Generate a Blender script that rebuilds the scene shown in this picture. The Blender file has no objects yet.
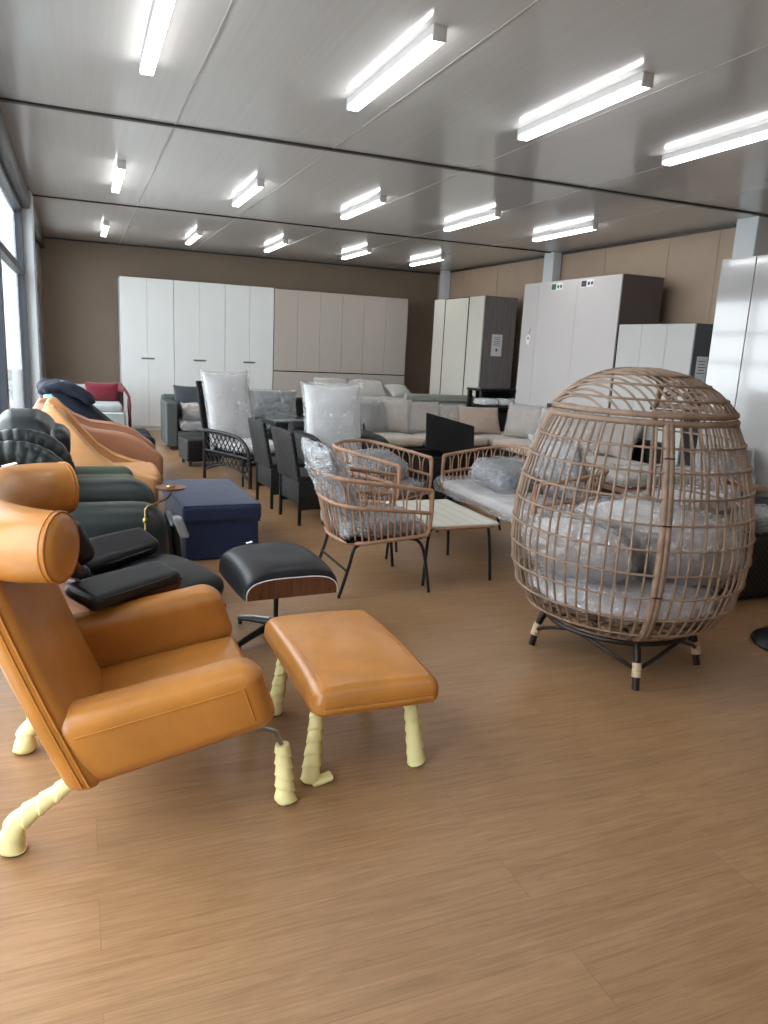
import bpy, math, random
from mathutils import Vector, Matrix, noise

PI = math.pi
rnd = random.Random(7)
scene = bpy.context.scene
COL = scene.collection

# ------------------------------------------------------------------ helpers
def V(*a): return Vector(a)
def lerp(a, b, t): return a + (b - a) * t
def T(x=0, y=0, z=0): return Matrix.Translation((x, y, z))
def RX(d): return Matrix.Rotation(math.radians(d), 4, 'X')
def RY(d): return Matrix.Rotation(math.radians(d), 4, 'Y')
def RZ(d): return Matrix.Rotation(math.radians(d), 4, 'Z')

def catmull(pts, k=6, cyc=False):
    P = [Vector(p) for p in pts]
    n = len(P); out = []
    segs = n if cyc else n - 1
    for i in range(segs):
        if cyc:
            p0, p1, p2, p3 = P[(i-1) % n], P[i], P[(i+1) % n], P[(i+2) % n]
        else:
            p0, p1, p2, p3 = P[max(i-1, 0)], P[i], P[i+1], P[min(i+2, n-1)]
        for j in range(k):
            t = j / k
            out.append(0.5*((2*p1) + (p2-p0)*t + (2*p0-5*p1+4*p2-p3)*t*t + (3*p1-p0-3*p2+p3)*t**3))
    if not cyc: out.append(P[-1].copy())
    return out

def path_len(path):
    return sum((path[i+1]-path[i]).length for i in range(len(path)-1))

def resample(path, n):
    path = [Vector(p) for p in path]
    L = [0]
    for i in range(len(path)-1): L.append(L[-1] + (path[i+1]-path[i]).length)
    out = []; j = 0
    for i in range(n):
        s = L[-1]*i/(n-1)
        while j < len(L)-2 and L[j+1] < s: j += 1
        d = L[j+1]-L[j]
        out.append(path[j].lerp(path[j+1], (s-L[j])/d if d > 1e-9 else 0))
    return out

class MB:
    def __init__(self): self.v = []; self.f = []
    def add(self, vs, fs, M=None, fn=None):
        o = len(self.v)
        for p in vs:
            p = Vector(p)
            if fn: p = Vector(fn(p))
            if M is not None: p = M @ p
            self.v.append(p)
        self.f += [tuple(o+i for i in q) for q in fs]
        return self
    def box(self, c, s, M=None, fn=None):
        x, y, z = s[0]/2, s[1]/2, s[2]/2
        vs = [(c[0]+a*x, c[1]+b*y, c[2]+d*z) for d in (-1, 1) for b in (-1, 1) for a in (-1, 1)]
        fs = [(0,2,3,1), (4,5,7,6), (0,1,5,4), (2,6,7,3), (0,4,6,2), (1,3,7,5)]
        return self.add(vs, fs, M, fn)
    def rbox(self, c, s, r, k=3, sub=4, M=None, fn=None):
        """rounded box: the cube surface pulled on to a rounded box"""
        h = [q/2 for q in s]; r = min(r, min(h)*0.999)
        ax = []
        for a in range(3):
            L = []
            for i in range(k+1):
                L.append(-h[a] + r*(1-math.tan(PI/4*(1-i/k))))
            for i in range(1, sub):
                L.append(lerp(-h[a]+r, h[a]-r, i/sub))
            L += [-q for q in L[:k+1]][::-1]
            ax.append(L)
        vid = {}; vs = []; fs = []
        def put(p):
            key = (round(p[0], 6), round(p[1], 6), round(p[2], 6))
            if key in vid: return vid[key]
            inn = [max(-(h[a]-r), min(h[a]-r, p[a])) for a in range(3)]
            d = Vector([p[a]-inn[a] for a in range(3)])
            q = Vector(inn) + (d.normalized()*r if d.length > 1e-9 else d)
            vid[key] = len(vs); vs.append(q + Vector(c)); return vid[key]
        for a in range(3):
            b, d = (a+1) % 3, (a+2) % 3
            for sgn in (-1, 1):
                for i in range(len(ax[b])-1):
                    for j in range(len(ax[d])-1):
                        q = []
                        for (u, w) in ((i, j), (i+1, j), (i+1, j+1), (i, j+1)):
                            p = [0, 0, 0]; p[a] = sgn*h[a]; p[b] = ax[b][u]; p[d] = ax[d][w]
                            q.append(put(p))
                        if sgn < 0: q = q[::-1]
                        if len(set(q)) == 4: fs.append(tuple(q))
        return self.add(vs, fs, M, fn)
    def tube(self, path, r, n=8, cyc=False, M=None, fn=None, squash=1.0):
        P = [Vector(p) for p in path]; m = len(P)
        R = r if isinstance(r, (list, tuple)) else [r]*m
        def tan(i):
            if cyc: return (P[(i+1) % m]-P[(i-1) % m]).normalized()
            return (P[min(i+1, m-1)]-P[max(i-1, 0)]).normalized()
        t = tan(0); up = Vector((0, 0, 1))
        if abs(t.dot(up)) > 0.95: up = Vector((0, 1, 0))
        nrm = (up - t*t.dot(up)).normalized()
        vs = []; fs = []
        for i in range(m):
            t = tan(i); nrm = nrm - t*t.dot(nrm)
            nrm = nrm.normalized() if nrm.length > 1e-6 else t.orthogonal().normalized()
            b = t.cross(nrm)
            for j in range(n):
                a = 2*PI*j/n
                vs.append(P[i] + (nrm*math.cos(a) + b*math.sin(a)*squash)*R[i])
        for i in range(m if cyc else m-1):
            i2 = (i+1) % m
            for j in range(n):
                j2 = (j+1) % n
                fs.append((i*n+j, i*n+j2, i2*n+j2, i2*n+j))
        if not cyc:
            fs.append(tuple(range(n))[::-1]); fs.append(tuple((m-1)*n+j for j in range(n)))
        return self.add(vs, fs, M, fn)
    def lathe(self, prof, n=32, M=None, fn=None):
        vs = []; fs = []; m = len(prof)
        for (r, z) in prof:
            for j in range(n):
                a = 2*PI*j/n; vs.append((r*math.cos(a), r*math.sin(a), z))
        for i in range(m-1):
            for j in range(n):
                j2 = (j+1) % n
                fs.append((i*n+j, i*n+j2, (i+1)*n+j2, (i+1)*n+j))
        fs.append(tuple(range(n))[::-1]); fs.append(tuple((m-1)*n+j for j in range(n)))
        return self.add(vs, fs, M, fn)
    def grid(self, fn2, nu, nv, M=None, cu=False):
        vs = [fn2(i/nu, j/nv) for j in range(nv+1) for i in range(nu+1)]
        w = nu+1
        fs = [(j*w+i, j*w+i+1, (j+1)*w+i+1, (j+1)*w+i) for j in range(nv) for i in range(nu)]
        return self.add(vs, fs, M)
    def prism(self, poly, y0, y1, M=None, fn=None):
        """polygon in x,z swept along y"""
        n = len(poly)
        vs = [(x, y0, z) for x, z in poly] + [(x, y1, z) for x, z in poly]
        fs = [(i, (i+1) % n, n+(i+1) % n, n+i) for i in range(n)]
        fs += [tuple(range(n))[::-1], tuple(range(n, 2*n))]
        return self.add(vs, fs, M, fn)
    def pillow(self, w, h, t, n=16, pinch=0.08, rough=0.0, seed=0, M=None, pw=0.42):
        """square cushion standing in the x-z plane, thickness along y"""
        vs = []; fs = []; g = n+1
        for s in (-1, 1):
            for j in range(g):
                for i in range(g):
                    u, v = math.sin((i/n-0.5)*PI), math.sin((j/n-0.5)*PI)
                    k = max(0.0, (1-u*u)*(1-v*v))**pw
                    x = w/2*u*(1-pinch*(1-v*v)); z = h/2*v*(1-pinch*(1-u*u))
                    y = s*(t/2*k + 0.002)
                    p = Vector((x, y, z))
                    if rough:
                        q = Vector((x*9+seed*3.1, y*9, z*9+seed))
                        d = rough*(0.7*noise.noise(q) + 0.9*(0.45-abs(noise.noise(q*1.7+Vector((5, 1, 2)))*2)) + 0.55*(0.4-abs(noise.noise(q*3.9)*2)))
                        p += Vector((d*0.5, s*d*(0.3+k), d*0.5))
                    vs.append(p)
        for s in range(2):
            o = s*g*g
            for j in range(n):
                for i in range(n):
                    q = (o+j*g+i, o+j*g+i+1, o+(j+1)*g+i+1, o+(j+1)*g+i)
                    fs.append(q if s == 0 else q[::-1])
        b = [i for i in range(g)] + [j*g+n for j in range(1, g)] + [n*g+i for i in range(n-1, -1, -1)] + [j*g for j in range(n-1, 0, -1)]
        for a in range(len(b)):
            i, j = b[a], b[(a+1) % len(b)]
            fs.append((i, g*g+i, g*g+j, j)[::-1])
        return self.add(vs, fs, M)

def obj(name, mb, mat, parent=None, smooth=True, angle=40):
    me = bpy.data.meshes.new(name)
    me.from_pydata([tuple(p) for p in mb.v], [], mb.f)
    me.update()
    o = bpy.data.objects.new(name, me); COL.objects.link(o)
    me.materials.append(mat)
    if smooth:
        me.polygons.foreach_set('use_smooth', [True]*len(me.polygons))
        try: me.set_sharp_from_angle(angle=math.radians(angle))
        except Exception: pass
    if parent: o.parent = parent
    return o

def tag(o, label, cat, group=None):
    o['label'] = label; o['category'] = cat
    if group: o['group'] = group
    return o
def thing(name, label, cat, loc=(0, 0, 0), rz=0, group=None):
    o = bpy.data.objects.new(name, None); COL.objects.link(o)
    o.empty_display_size = 0.1
    o.location = loc; o.rotation_euler = (0, 0, math.radians(rz))
    return tag(o, label, cat, group)
def struct(name, mb, mat, parent=None, smooth=False, label=None):
    o = obj(name, mb, mat, parent, smooth)
    if not parent: o['kind'] = 'structure'
    if label: o['label'] = label
    return o
def dup(root, loc=None, rz=None, label=None):
    r = root.copy(); COL.objects.link(r)
    if loc is not None: r.location = loc
    if rz is not None: r.rotation_euler = (0, 0, math.radians(rz))
    if label: r['label'] = label
    for ch in list(root.children):
        c = ch.copy(); COL.objects.link(c); c.parent = r
        for g in list(ch.children):
            d = g.copy(); COL.objects.link(d); d.parent = c
    return r
def place(root, M):
    """put a top-level thing with a full matrix"""
    root.matrix_world = M
    return root

# ------------------------------------------------------------------ materials
def srgb(r, g, b):
    f = lambda c: (c/255/12.92) if c/255 <= 0.04045 else ((c/255+0.055)/1.055)**2.4
    return (f(r), f(g), f(b), 1)
class NT:
    def __init__(self, name):
        self.m = bpy.data.materials.new(name); self.m.use_nodes = True
        self.t = self.m.node_tree; self.t.nodes.clear()
        self.out = self.t.nodes.new('ShaderNodeOutputMaterial')
    def n(self, typ, **kw):
        q = self.t.nodes.new(typ)
        for k, v in kw.items():
            if k in q.inputs.keys() if hasattr(q.inputs, 'keys') else False: q.inputs[k].default_value = v
            else: setattr(q, k, v)
        return q
    def l(self, a, b): self.t.links.new(a, b)
    def coord(self, scale=(1, 1, 1), kind='Object'):
        tc = self.t.nodes.new('ShaderNodeTexCoord'); mp = self.t.nodes.new('ShaderNodeMapping')
        mp.inputs['Scale'].default_value = scale
        self.l(tc.outputs[kind], mp.inputs['Vector']); return mp.outputs['Vector']
    def noise(self, vec, scale, detail=4, rough=0.55, dist=0):
        q = self.t.nodes.new('ShaderNodeTexNoise')
        q.inputs['Scale'].default_value = scale; q.inputs['Detail'].default_value = detail
        q.inputs['Roughness'].default_value = rough; q.inputs['Distortion'].default_value = dist
        self.l(vec, q.inputs['Vector']); return q.outputs['Fac']
    def ramp(self, fac, stops):
        q = self.t.nodes.new('ShaderNodeValToRGB')
        e = q.color_ramp.elements
        while len(e) > 1: e.remove(e[0])
        e[0].position = stops[0][0]; e[0].color = stops[0][1]
        for p, c in stops[1:]:
            k = e.new(p); k.color = c
        self.l(fac, q.inputs['Fac']); return q.outputs['Color']
    def bump(self, h, strength=0.2, dist=0.01, nrm=None):
        q = self.t.nodes.new('ShaderNodeBump')
        q.inputs['Strength'].default_value = strength; q.inputs['Distance'].default_value = dist
        self.l(h, q.inputs['Height'])
        if nrm is not None: self.l(nrm, q.inputs['Normal'])
        return q.outputs['Normal']
    def bsdf(self, color=None, rough=0.5, metal=0, spec=0.5, nrm=None, col_out=None, coat=0, sheen=0):
        q = self.t.nodes.new('ShaderNodeBsdfPrincipled')
        if color: q.inputs['Base Color'].default_value = color
        if col_out is not None: self.l(col_out, q.inputs['Base Color'])
        if isinstance(rough, (int, float)): q.inputs['Roughness'].default_value = rough
        else: self.l(rough, q.inputs['Roughness'])
        q.inputs['Metallic'].default_value = metal
        q.inputs['Specular IOR Level'].default_value = spec
        q.inputs['Coat Weight'].default_value = coat; q.inputs['Coat Roughness'].default_value = 0.15
        q.inputs['Sheen Weight'].default_value = sheen
        if nrm is not None: self.l(nrm, q.inputs['Normal'])
        self.l(q.outputs[0], self.out.inputs['Surface']); return q
def thin_fresnel(t, ior):
    """the same reflectance from both faces of a thin sheet"""
    g = t.n('ShaderNodeNewGeometry'); m = t.n('ShaderNodeMath', operation='MULTIPLY_ADD')
    t.l(g.outputs['Backfacing'], m.inputs[0]); m.inputs[1].default_value = 1/ior-ior; m.inputs[2].default_value = ior
    fr = t.n('ShaderNodeFresnel'); t.l(m.outputs[0], fr.inputs['IOR']); return fr
def scale_c(c, k): return (min(1, c[0]*k), min(1, c[1]*k), min(1, c[2]*k), 1)

def m_plain(name, c, rough=0.5, metal=0, spec=0.5, var=0.06, bump=0.0, bscale=60, coat=0, sheen=0):
    t = NT(name); v = t.coord()
    f = t.noise(v, 3.0, 4)
    col = t.ramp(f, [(0.3, scale_c(c, 1-var)), (0.7, scale_c(c, 1+var))])
    nr = t.bump(t.noise(v, bscale, 3), bump, 0.005) if bump else None
    t.bsdf(None, rough, metal, spec, nr, col, coat, sheen); return t.m
def m_leather(name, c, rough=0.38, var=0.18, bump=0.12, spec=0.5):
    t = NT(name); v = t.coord()
    f = t.noise(v, 5.5, 6, 0.6, 0.4); f2 = t.noise(v, 24, 3)
    col = t.ramp(f, [(0.28, scale_c(c, 1-var)), (0.5, c), (0.75, scale_c(c, 1+var))])
    n2 = t.bump(t.noise(v, 140, 2), bump*0.6, 0.0015)
    t.bsdf(None, rough, 0, spec, n2, col); return t.m
def m_fabric(name, c, var=0.12, rough=0.85, scale=420, sheen=0.25, bump=0.25):
    t = NT(name); v = t.coord()
    f = t.noise(v, 7, 5); col = t.ramp(f, [(0.3, scale_c(c, 1-var)), (0.7, scale_c(c, 1+var))])
    w1 = t.n('ShaderNodeTexWave'); w1.inputs['Scale'].default_value = scale/6; w1.inputs['Distortion'].default_value = 1.5
    t.l(v, w1.inputs['Vector'])
    n1 = t.bump(w1.outputs['Fac'], bump*0.5, 0.001); n2 = t.bump(f, bump, 0.02, n1)
    t.bsdf(None, rough, 0, 0.3, n2, col, 0, sheen); return t.m
def m_wicker(name, c, scale=38, var=0.45, rough=0.5):
    """woven strands: crossing bands along the object's axes"""
    t = NT(name); v = t.coord()
    hs = []
    for d in ('Z', 'DIAGONAL'):
        w = t.n('ShaderNodeTexWave'); w.wave_type = 'BANDS'; w.bands_direction = d
        w.inputs['Scale'].default_value = scale*(1 if d == 'Z' else 0.62); w.inputs['Distortion'].default_value = 0.6
        w.inputs['Detail'].default_value = 1
        t.l(v, w.inputs['Vector']); hs.append(w.outputs['Fac'])
    mul = t.n('ShaderNodeMath', operation='MULTIPLY'); t.l(hs[0], mul.inputs[0]); t.l(hs[1], mul.inputs[1])
    col = t.ramp(mul.outputs[0], [(0.0, scale_c(c, 1-var)), (0.35, c), (1.0, scale_c(c, 1+var))])
    t.bsdf(None, rough, 0, 0.4, t.bump(mul.outputs[0], 0.7, 0.006), col); return t.m
def m_rattan(name, c, var=0.22, rough=0.55):
    t = NT(name); v = t.coord()
    f = t.noise(v, 14, 4); f2 = t.noise(t.coord((60, 60, 60)), 2.2, 2)
    col = t.ramp(f, [(0.3, scale_c(c, 1-var)), (0.7, scale_c(c, 1+var))])
    t.bsdf(None, rough, 0, 0.4, t.bump(f2, 0.35, 0.002), col); return t.m
def m_film(name, milk=0.10, gloss=0.22, scale=6, tint=(0.93, 0.94, 0.95, 1)):
    """clear crinkled wrapping film"""
    t = NT(name); v = t.coord((1.0, 1.0, 0.45))
    f = t.noise(v, scale, 4, 0.6, 2.2)
    r1 = t.n('ShaderNodeMath', operation='SUBTRACT'); t.l(f, r1.inputs[0]); r1.inputs[1].default_value = 0.5
    r2 = t.n('ShaderNodeMath', operation='ABSOLUTE'); t.l(r1.outputs[0], r2.inputs[0])   # long folds
    f2 = t.noise(t.coord((1, 1, 1)), scale*3.2, 3, 0.6, 1.0)
    n1 = t.bump(r2.outputs[0], 1.0, 0.10); n2 = t.bump(f2, 0.8, 0.03, n1)
    tr = t.n('ShaderNodeBsdfTransparent'); tr.inputs['Color'].default_value = (0.985, 0.985, 0.985, 1)
    gl = t.n('ShaderNodeBsdfGlossy'); gl.inputs['Roughness'].default_value = 0.09; t.l(n2, gl.inputs['Normal'])
    df = t.n('ShaderNodeBsdfDiffuse'); df.inputs['Color'].default_value = tint
    fr = thin_fresnel(t, 1.35)
    k = t.n('ShaderNodeMath', operation='MULTIPLY_ADD'); k.use_clamp = True; t.l(fr.outputs[0], k.inputs[0])
    k.inputs[1].default_value = 0.6; k.inputs[2].default_value = gloss
    mx = t.n('ShaderNodeMixShader'); mx.inputs[0].default_value = milk*0.8; t.l(tr.outputs[0], mx.inputs[1]); t.l(df.outputs[0], mx.inputs[2])
    mg = t.n('ShaderNodeMixShader'); t.l(k.outputs[0], mg.inputs[0]); t.l(mx.outputs[0], mg.inputs[1]); t.l(gl.outputs[0], mg.inputs[2])
    t.l(mg.outputs[0], t.out.inputs['Surface']); return t.m
def m_wood(name, c1, c2, axis=(1.2, 14, 14), rough=0.4, coat=0.1):
    t = NT(name); v = t.coord(axis)
    f = t.noise(v, 2.4, 8, 0.62, 0.9)
    col = t.ramp(f, [(0.3, c1), (0.52, c2), (0.72, scale_c(c2, 1.15))])
    t.bsdf(None, rough, 0, 0.5, t.bump(f, 0.05, 0.002), col, coat); return t.m
def m_emit(name, c, s):
    t = NT(name); e = t.n('ShaderNodeEmission'); e.inputs['Color'].default_value = c; e.inputs['Strength'].default_value = s
    t.l(e.outputs[0], t.out.inputs['Surface']); return t.m

def m_floor():
    t = NT('floor_laminate'); v = t.coord((1, 1, 1))
    br = t.n('ShaderNodeTexBrick'); t.l(v, br.inputs['Vector'])
    br.offset = 0.37; br.inputs['Scale'].default_value = 1.0
    br.inputs['Brick Width'].default_value = 1.8; br.inputs['Row Height'].default_value = 0.19
    br.inputs['Mortar Size'].default_value = 0.0012; br.inputs['Mortar Smooth'].default_value = 0.2; br.inputs['Bias'].default_value = 0
    br.inputs['Color1'].default_value = (0.2, 0.2, 0.2, 1); br.inputs['Color2'].default_value = (0.8, 0.8, 0.8, 1); br.inputs['Mortar'].default_value = (0.35, 0.35, 0.35, 1)
    # every plank shifts the grain
    sep = t.n('ShaderNodeVectorMath', operation='MULTIPLY_ADD')
    t.l(br.outputs['Color'], sep.inputs[0]); sep.inputs[1].default_value = (7.3, 3.1, 0); t.l(v, sep.inputs[2])
    mp = t.n('ShaderNodeMapping'); mp.inputs['Scale'].default_value = (1.6, 22, 1); t.l(sep.outputs[0], mp.inputs['Vector'])
    g1 = t.noise(mp.outputs['Vector'], 1.5, 8, 0.66, 1.4)
    mp2 = t.n('ShaderNodeMapping'); mp2.inputs['Scale'].default_value = (4, 130, 1); t.l(sep.outputs[0], mp2.inputs['Vector'])
    g2 = t.noise(mp2.outputs['Vector'], 1.6, 4, 0.6, 0.3)
    a, b, c = srgb(133, 101, 69), srgb(157, 121, 86), srgb(172, 135, 99)
    col = t.ramp(g1, [(0.25, a), (0.5, b), (0.75, c)])
    mix = t.n('ShaderNodeMix', data_type='RGBA', blend_type='MULTIPLY'); mix.inputs[0].default_value = 0.38
    t.l(col, mix.inputs[6]); t.l(t.ramp(g2, [(0.36, (0.66, 0.62, 0.58, 1)), (0.5, (1, 1, 1, 1))]), mix.inputs[7])
    mix2 = t.n('ShaderNodeMix', data_type='RGBA', blend_type='MULTIPLY'); mix2.inputs[0].default_value = 1
    t.l(mix.outputs[2], mix2.inputs[6])
    t.l(t.ramp(br.outputs['Color'], [(0.15, (0.93, 0.92, 0.91, 1)), (0.85, (1.04, 1.03, 1.02, 1))]), mix2.inputs[7])
    mix3 = t.n('ShaderNodeMix', data_type='RGBA', blend_type='MULTIPLY')
    t.l(br.outputs['Fac'], mix3.inputs[0]); t.l(mix2.outputs[2], mix3.inputs[6]); mix3.inputs[7].default_value = (0.8, 0.77, 0.74, 1)
    # scuffed dirt patches
    d = t.noise(v, 1.1, 6, 0.6, 0.6)
    mix4 = t.n('ShaderNodeMix', data_type='RGBA', blend_type='MULTIPLY'); mix4.inputs[0].default_value = 1
    t.l(mix3.outputs[2], mix4.inputs[6]); t.l(t.ramp(d, [(0.3, (0.86, 0.86, 0.87, 1)), (0.6, (1, 1, 1, 1))]), mix4.inputs[7])
    rr = t.ramp(d, [(0.3, (0.40,)*3+(1,)), (0.7, (0.30,)*3+(1,))])
    t.bsdf(None, rr, 0, 0.5, t.bump(g2, 0.05, 0.002), mix4.outputs[2]); return t.m

def m_ceiling():
    t = NT('ceiling_metal'); v = t.coord((1, 1, 1))
    f = t.noise(t.coord((40, 0.6, 1)), 1.2, 3)
    col = t.ramp(f, [(0.3, srgb(196, 194, 191)), (0.7, srgb(202, 200, 197))])
    t.bsdf(None, 0.13, 0, 0.28, t.bump(f, 0.006, 0.01), col); return t.m

MAT = dict(
    caramel=m_leather('caramel_leather', srgb(181, 119, 53), 0.3, 0.2, spec=0.6),
    caramel_dark=m_leather('caramel_piping', srgb(176, 112, 44), 0.4, 0.1),
    stitch=m_plain('pale_stitching', srgb(214, 150, 78), 0.6),
    foam=m_plain('yellow_foam_wrap', srgb(233, 222, 160), 0.75, var=0.05, bump=0.2, bscale=40),
    steel=m_plain('brushed_steel', srgb(150, 150, 150), 0.35, 1.0, var=0.03),
    brass=m_plain('brass', srgb(160, 138, 92), 0.3, 1.0, var=0.05),
    black_leather=m_leather('black_leather', srgb(23, 23, 27), 0.4, 0.12, spec=0.4),
    walnut=m_wood('walnut_veneer', srgb(72, 42, 27), srgb(110, 68, 45), (14, 1.2, 1.2)),
    green=m_leather('dark_green_leather', srgb(29, 37, 35), 0.36, 0.14),
    dark_green=m_leather('black_green_leather', srgb(22, 28, 29), 0.32, 0.14),
    olive=m_leather('olive_leather', srgb(70, 80, 62), 0.4, 0.12),
    tan=m_leather('tan_leather', srgb(205, 150, 100), 0.45, 0.12),
    brown=m_leather('rose_brown_leather', srgb(168, 120, 92), 0.45, 0.12),
    navy=m_fabric('navy_cotton', srgb(27, 36, 63), 0.1, sheen=0.15),
    navy_velvet=m_fabric('navy_velvet', srgb(13, 22, 38), 0.25, 0.7, sheen=0.03),
    maroon=m_fabric('maroon_fabric', srgb(120, 38, 52), 0.2),
    grey_fabric=m_fabric('pale_grey_fabric', srgb(150, 155, 155), 0.1),
    white_fabric=m_fabric('white_cotton', srgb(246, 246, 247), 0.04),
    beige=m_fabric('beige_linen', srgb(190, 176, 163), 0.08),
    taupe_fabric=m_fabric('taupe_linen', srgb(172, 152, 138), 0.08),
    cream=m_fabric('cream_cotton', srgb(215, 208, 196), 0.06),
    charcoal=m_fabric('charcoal_fabric', srgb(84, 88, 94), 0.15),
    mid_grey=m_fabric('mid_grey_fabric', srgb(120, 118, 118), 0.1),
    dark_pillow=m_fabric('dark_grey_fabric', srgb(64, 68, 72), 0.15),
    silver=m_fabric('silver_grey_fabric', srgb(200, 190, 188), 0.08),
    rattan=m_rattan('tan_rattan', srgb(163, 126, 101)),
    egg_rattan=m_rattan('weathered_rattan', srgb(140, 116, 98), 0.25),
    wrap_rattan=m_rattan('pale_rattan_wrap', srgb(192, 168, 140)),
    black_metal=m_plain('black_metal', srgb(24, 23, 23), 0.4, 0.3),
    brown_metal=m_plain('dark_brown_metal', srgb(38, 31, 27), 0.45, 0.3),
    black_wicker=m_wicker('black_wicker', srgb(20, 20, 22), 26, 0.8),
    black_cane=m_rattan('black_cane', srgb(22, 22, 24), 0.3, 0.45),
    grey_wicker=m_wicker('grey_wicker', srgb(90, 96, 96), 26, 0.5),
    sage_wicker=m_wicker('sage_grey_wicker', srgb(172, 174, 162), 30, 0.3),
    white_lacquer=m_plain('white_lacquer', srgb(222, 224, 222), 0.38, var=0.015),
    cream_lacquer=m_plain('cream_lacquer', srgb(204, 200, 188), 0.4, var=0.015),
    off_lacquer=m_plain('off_white_lacquer', srgb(190, 189, 185), 0.45, var=0.015),
    pale_lacquer=m_plain('pale_lilac_lacquer', srgb(194, 188, 186), 0.4, var=0.015),
    gloss_lacquer=m_plain('gloss_lacquer', srgb(172, 168, 165), 0.07, var=0.01, spec=0.8, coat=1.0),
    taupe_lacquer=m_plain('taupe_lacquer', srgb(184, 174, 165), 0.42, var=0.02),
    grey_wood=m_wood('grey_oak_board', srgb(104, 98, 97), srgb(122, 115, 113), (14, 14, 1.0), 0.5, 0),
    umber_board=m_plain('umber_board', srgb(98, 86, 83), 0.5, var=0.02),
    slate_board=m_plain('slate_board', srgb(84, 86, 90), 0.5, var=0.02),
    dark_gap=m_plain('dark_recess', srgb(30, 28, 27), 0.6),
    white_plastic=m_plain('white_plastic', srgb(205, 203, 202), 0.45, var=0.02),
    paper=m_plain('white_paper', srgb(226, 226, 228), 0.8, var=0.02),
    ink=m_plain('grey_ink', srgb(70, 72, 74), 0.8),
    green_ink=m_plain('green_ink', srgb(70, 110, 80), 0.8),
    red_ink=m_plain('red_ink', srgb(170, 50, 50), 0.8),
    glass_top=m_plain('grey_table_glass', srgb(120, 130, 130), 0.08, spec=0.8, var=0.02),
    lens=m_emit('lit_tube', (0.97, 0.99, 1.0, 1), 9),
    film=m_film('clear_film', 0.10, 0.27, 8), film_grey=m_film('silvery_film', 0.16, 0.22, 6, (0.80, 0.83, 0.88, 1)),
    film_loose=m_film('loose_film', 0.12, 0.30, 4.5, (0.95, 0.94, 0.94, 1)),
    floor=m_floor(), ceiling=m_ceiling(),
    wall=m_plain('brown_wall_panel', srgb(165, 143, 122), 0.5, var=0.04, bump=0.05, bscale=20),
    wall_back=m_plain('brown_panel_shaded', srgb(134, 117, 100), 0.5, var=0.04, bump=0.05, bscale=20),  # same panels as the right wall, with weaker light painted into the colour
    seam=m_plain('pale_seam', srgb(170, 165, 160), 0.4),
    dark_trim=m_plain('dark_trim', srgb(58, 54, 52), 0.45, 0.2),
    alu=m_plain('charcoal_aluminium', srgb(58, 62, 68), 0.4, 0.3),
    column=m_plain('white_column_paint', srgb(205, 210, 212), 0.35, var=0.02),
    concrete=m_plain('pale_paving', srgb(190, 190, 188), 0.9, var=0.06),
    teal=m_fabric('pale_teal_fabric', srgb(150, 190, 190), 0.08),
    black_plastic=m_plain('black_plastic', srgb(22, 23, 25), 0.3),
)
def m_glass():
    t = NT('window_glass')
    tr = t.n('ShaderNodeBsdfTransparent'); tr.inputs['Color'].default_value = (0.93, 0.96, 0.97, 1)
    gl = t.n('ShaderNodeBsdfGlossy'); gl.inputs['Roughness'].default_value = 0.02
    fr = thin_fresnel(t, 1.35)
    mx = t.n('ShaderNodeMixShader'); t.l(fr.outputs[0], mx.inputs[0]); t.l(tr.outputs[0], mx.inputs[1]); t.l(gl.outputs[0], mx.inputs[2])
    t.l(mx.outputs[0], t.out.inputs['Surface']); return t.m
MAT['glass'] = m_glass()

# ------------------------------------------------------------------ camera, world, view
F_PX, YAW, PITCH, ROLL, CAM_H = 748.8, 0.389446, 0.2154806, 0.0500907, 1.5
def cam_axes():
    cy, sy, cp, sp = math.cos(YAW), math.sin(YAW), math.cos(PITCH), math.sin(PITCH)
    f = V(sy*cp, cy*cp, -sp); r = V(cy, -sy, 0); u = r.cross(f)
    c, s = math.cos(ROLL), math.sin(ROLL)
    return r*c + u*s, -r*s + u*c, f
cam = bpy.data.cameras.new('camera'); camo = bpy.data.objects.new('camera', cam); COL.objects.link(camo)
r_, u_, f_ = cam_axes()
camo.matrix_world = Matrix(((r_.x, u_.x, -f_.x, 0), (r_.y, u_.y, -f_.y, 0), (r_.z, u_.z, -f_.z, CAM_H), (0, 0, 0, 1)))
cam.sensor_fit = 'VERTICAL'; cam.sensor_height = 36; cam.lens = F_PX/1024*36; cam.clip_start = 0.05; cam.clip_end = 200
scene.camera = camo
w = bpy.data.worlds.new('world'); scene.world = w; w.use_nodes = True
bg = w.node_tree.nodes['Background']; bg.inputs['Color'].default_value = (0.93, 0.96, 1.0, 1); bg.inputs['Strength'].default_value = 4.2
vs_ = scene.view_settings; vs_.view_transform = 'Standard'; vs_.look = 'None'; vs_.gamma = 1; vs_.use_curve_mapping = False; vs_.exposure = 0.88
scene.cycles.max_bounces = 8; scene.cycles.transparent_max_bounces = 24
scene.cycles.caustics_reflective = False; scene.cycles.caustics_refractive = False
scene.cycles.sample_clamp_indirect = 6
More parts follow.
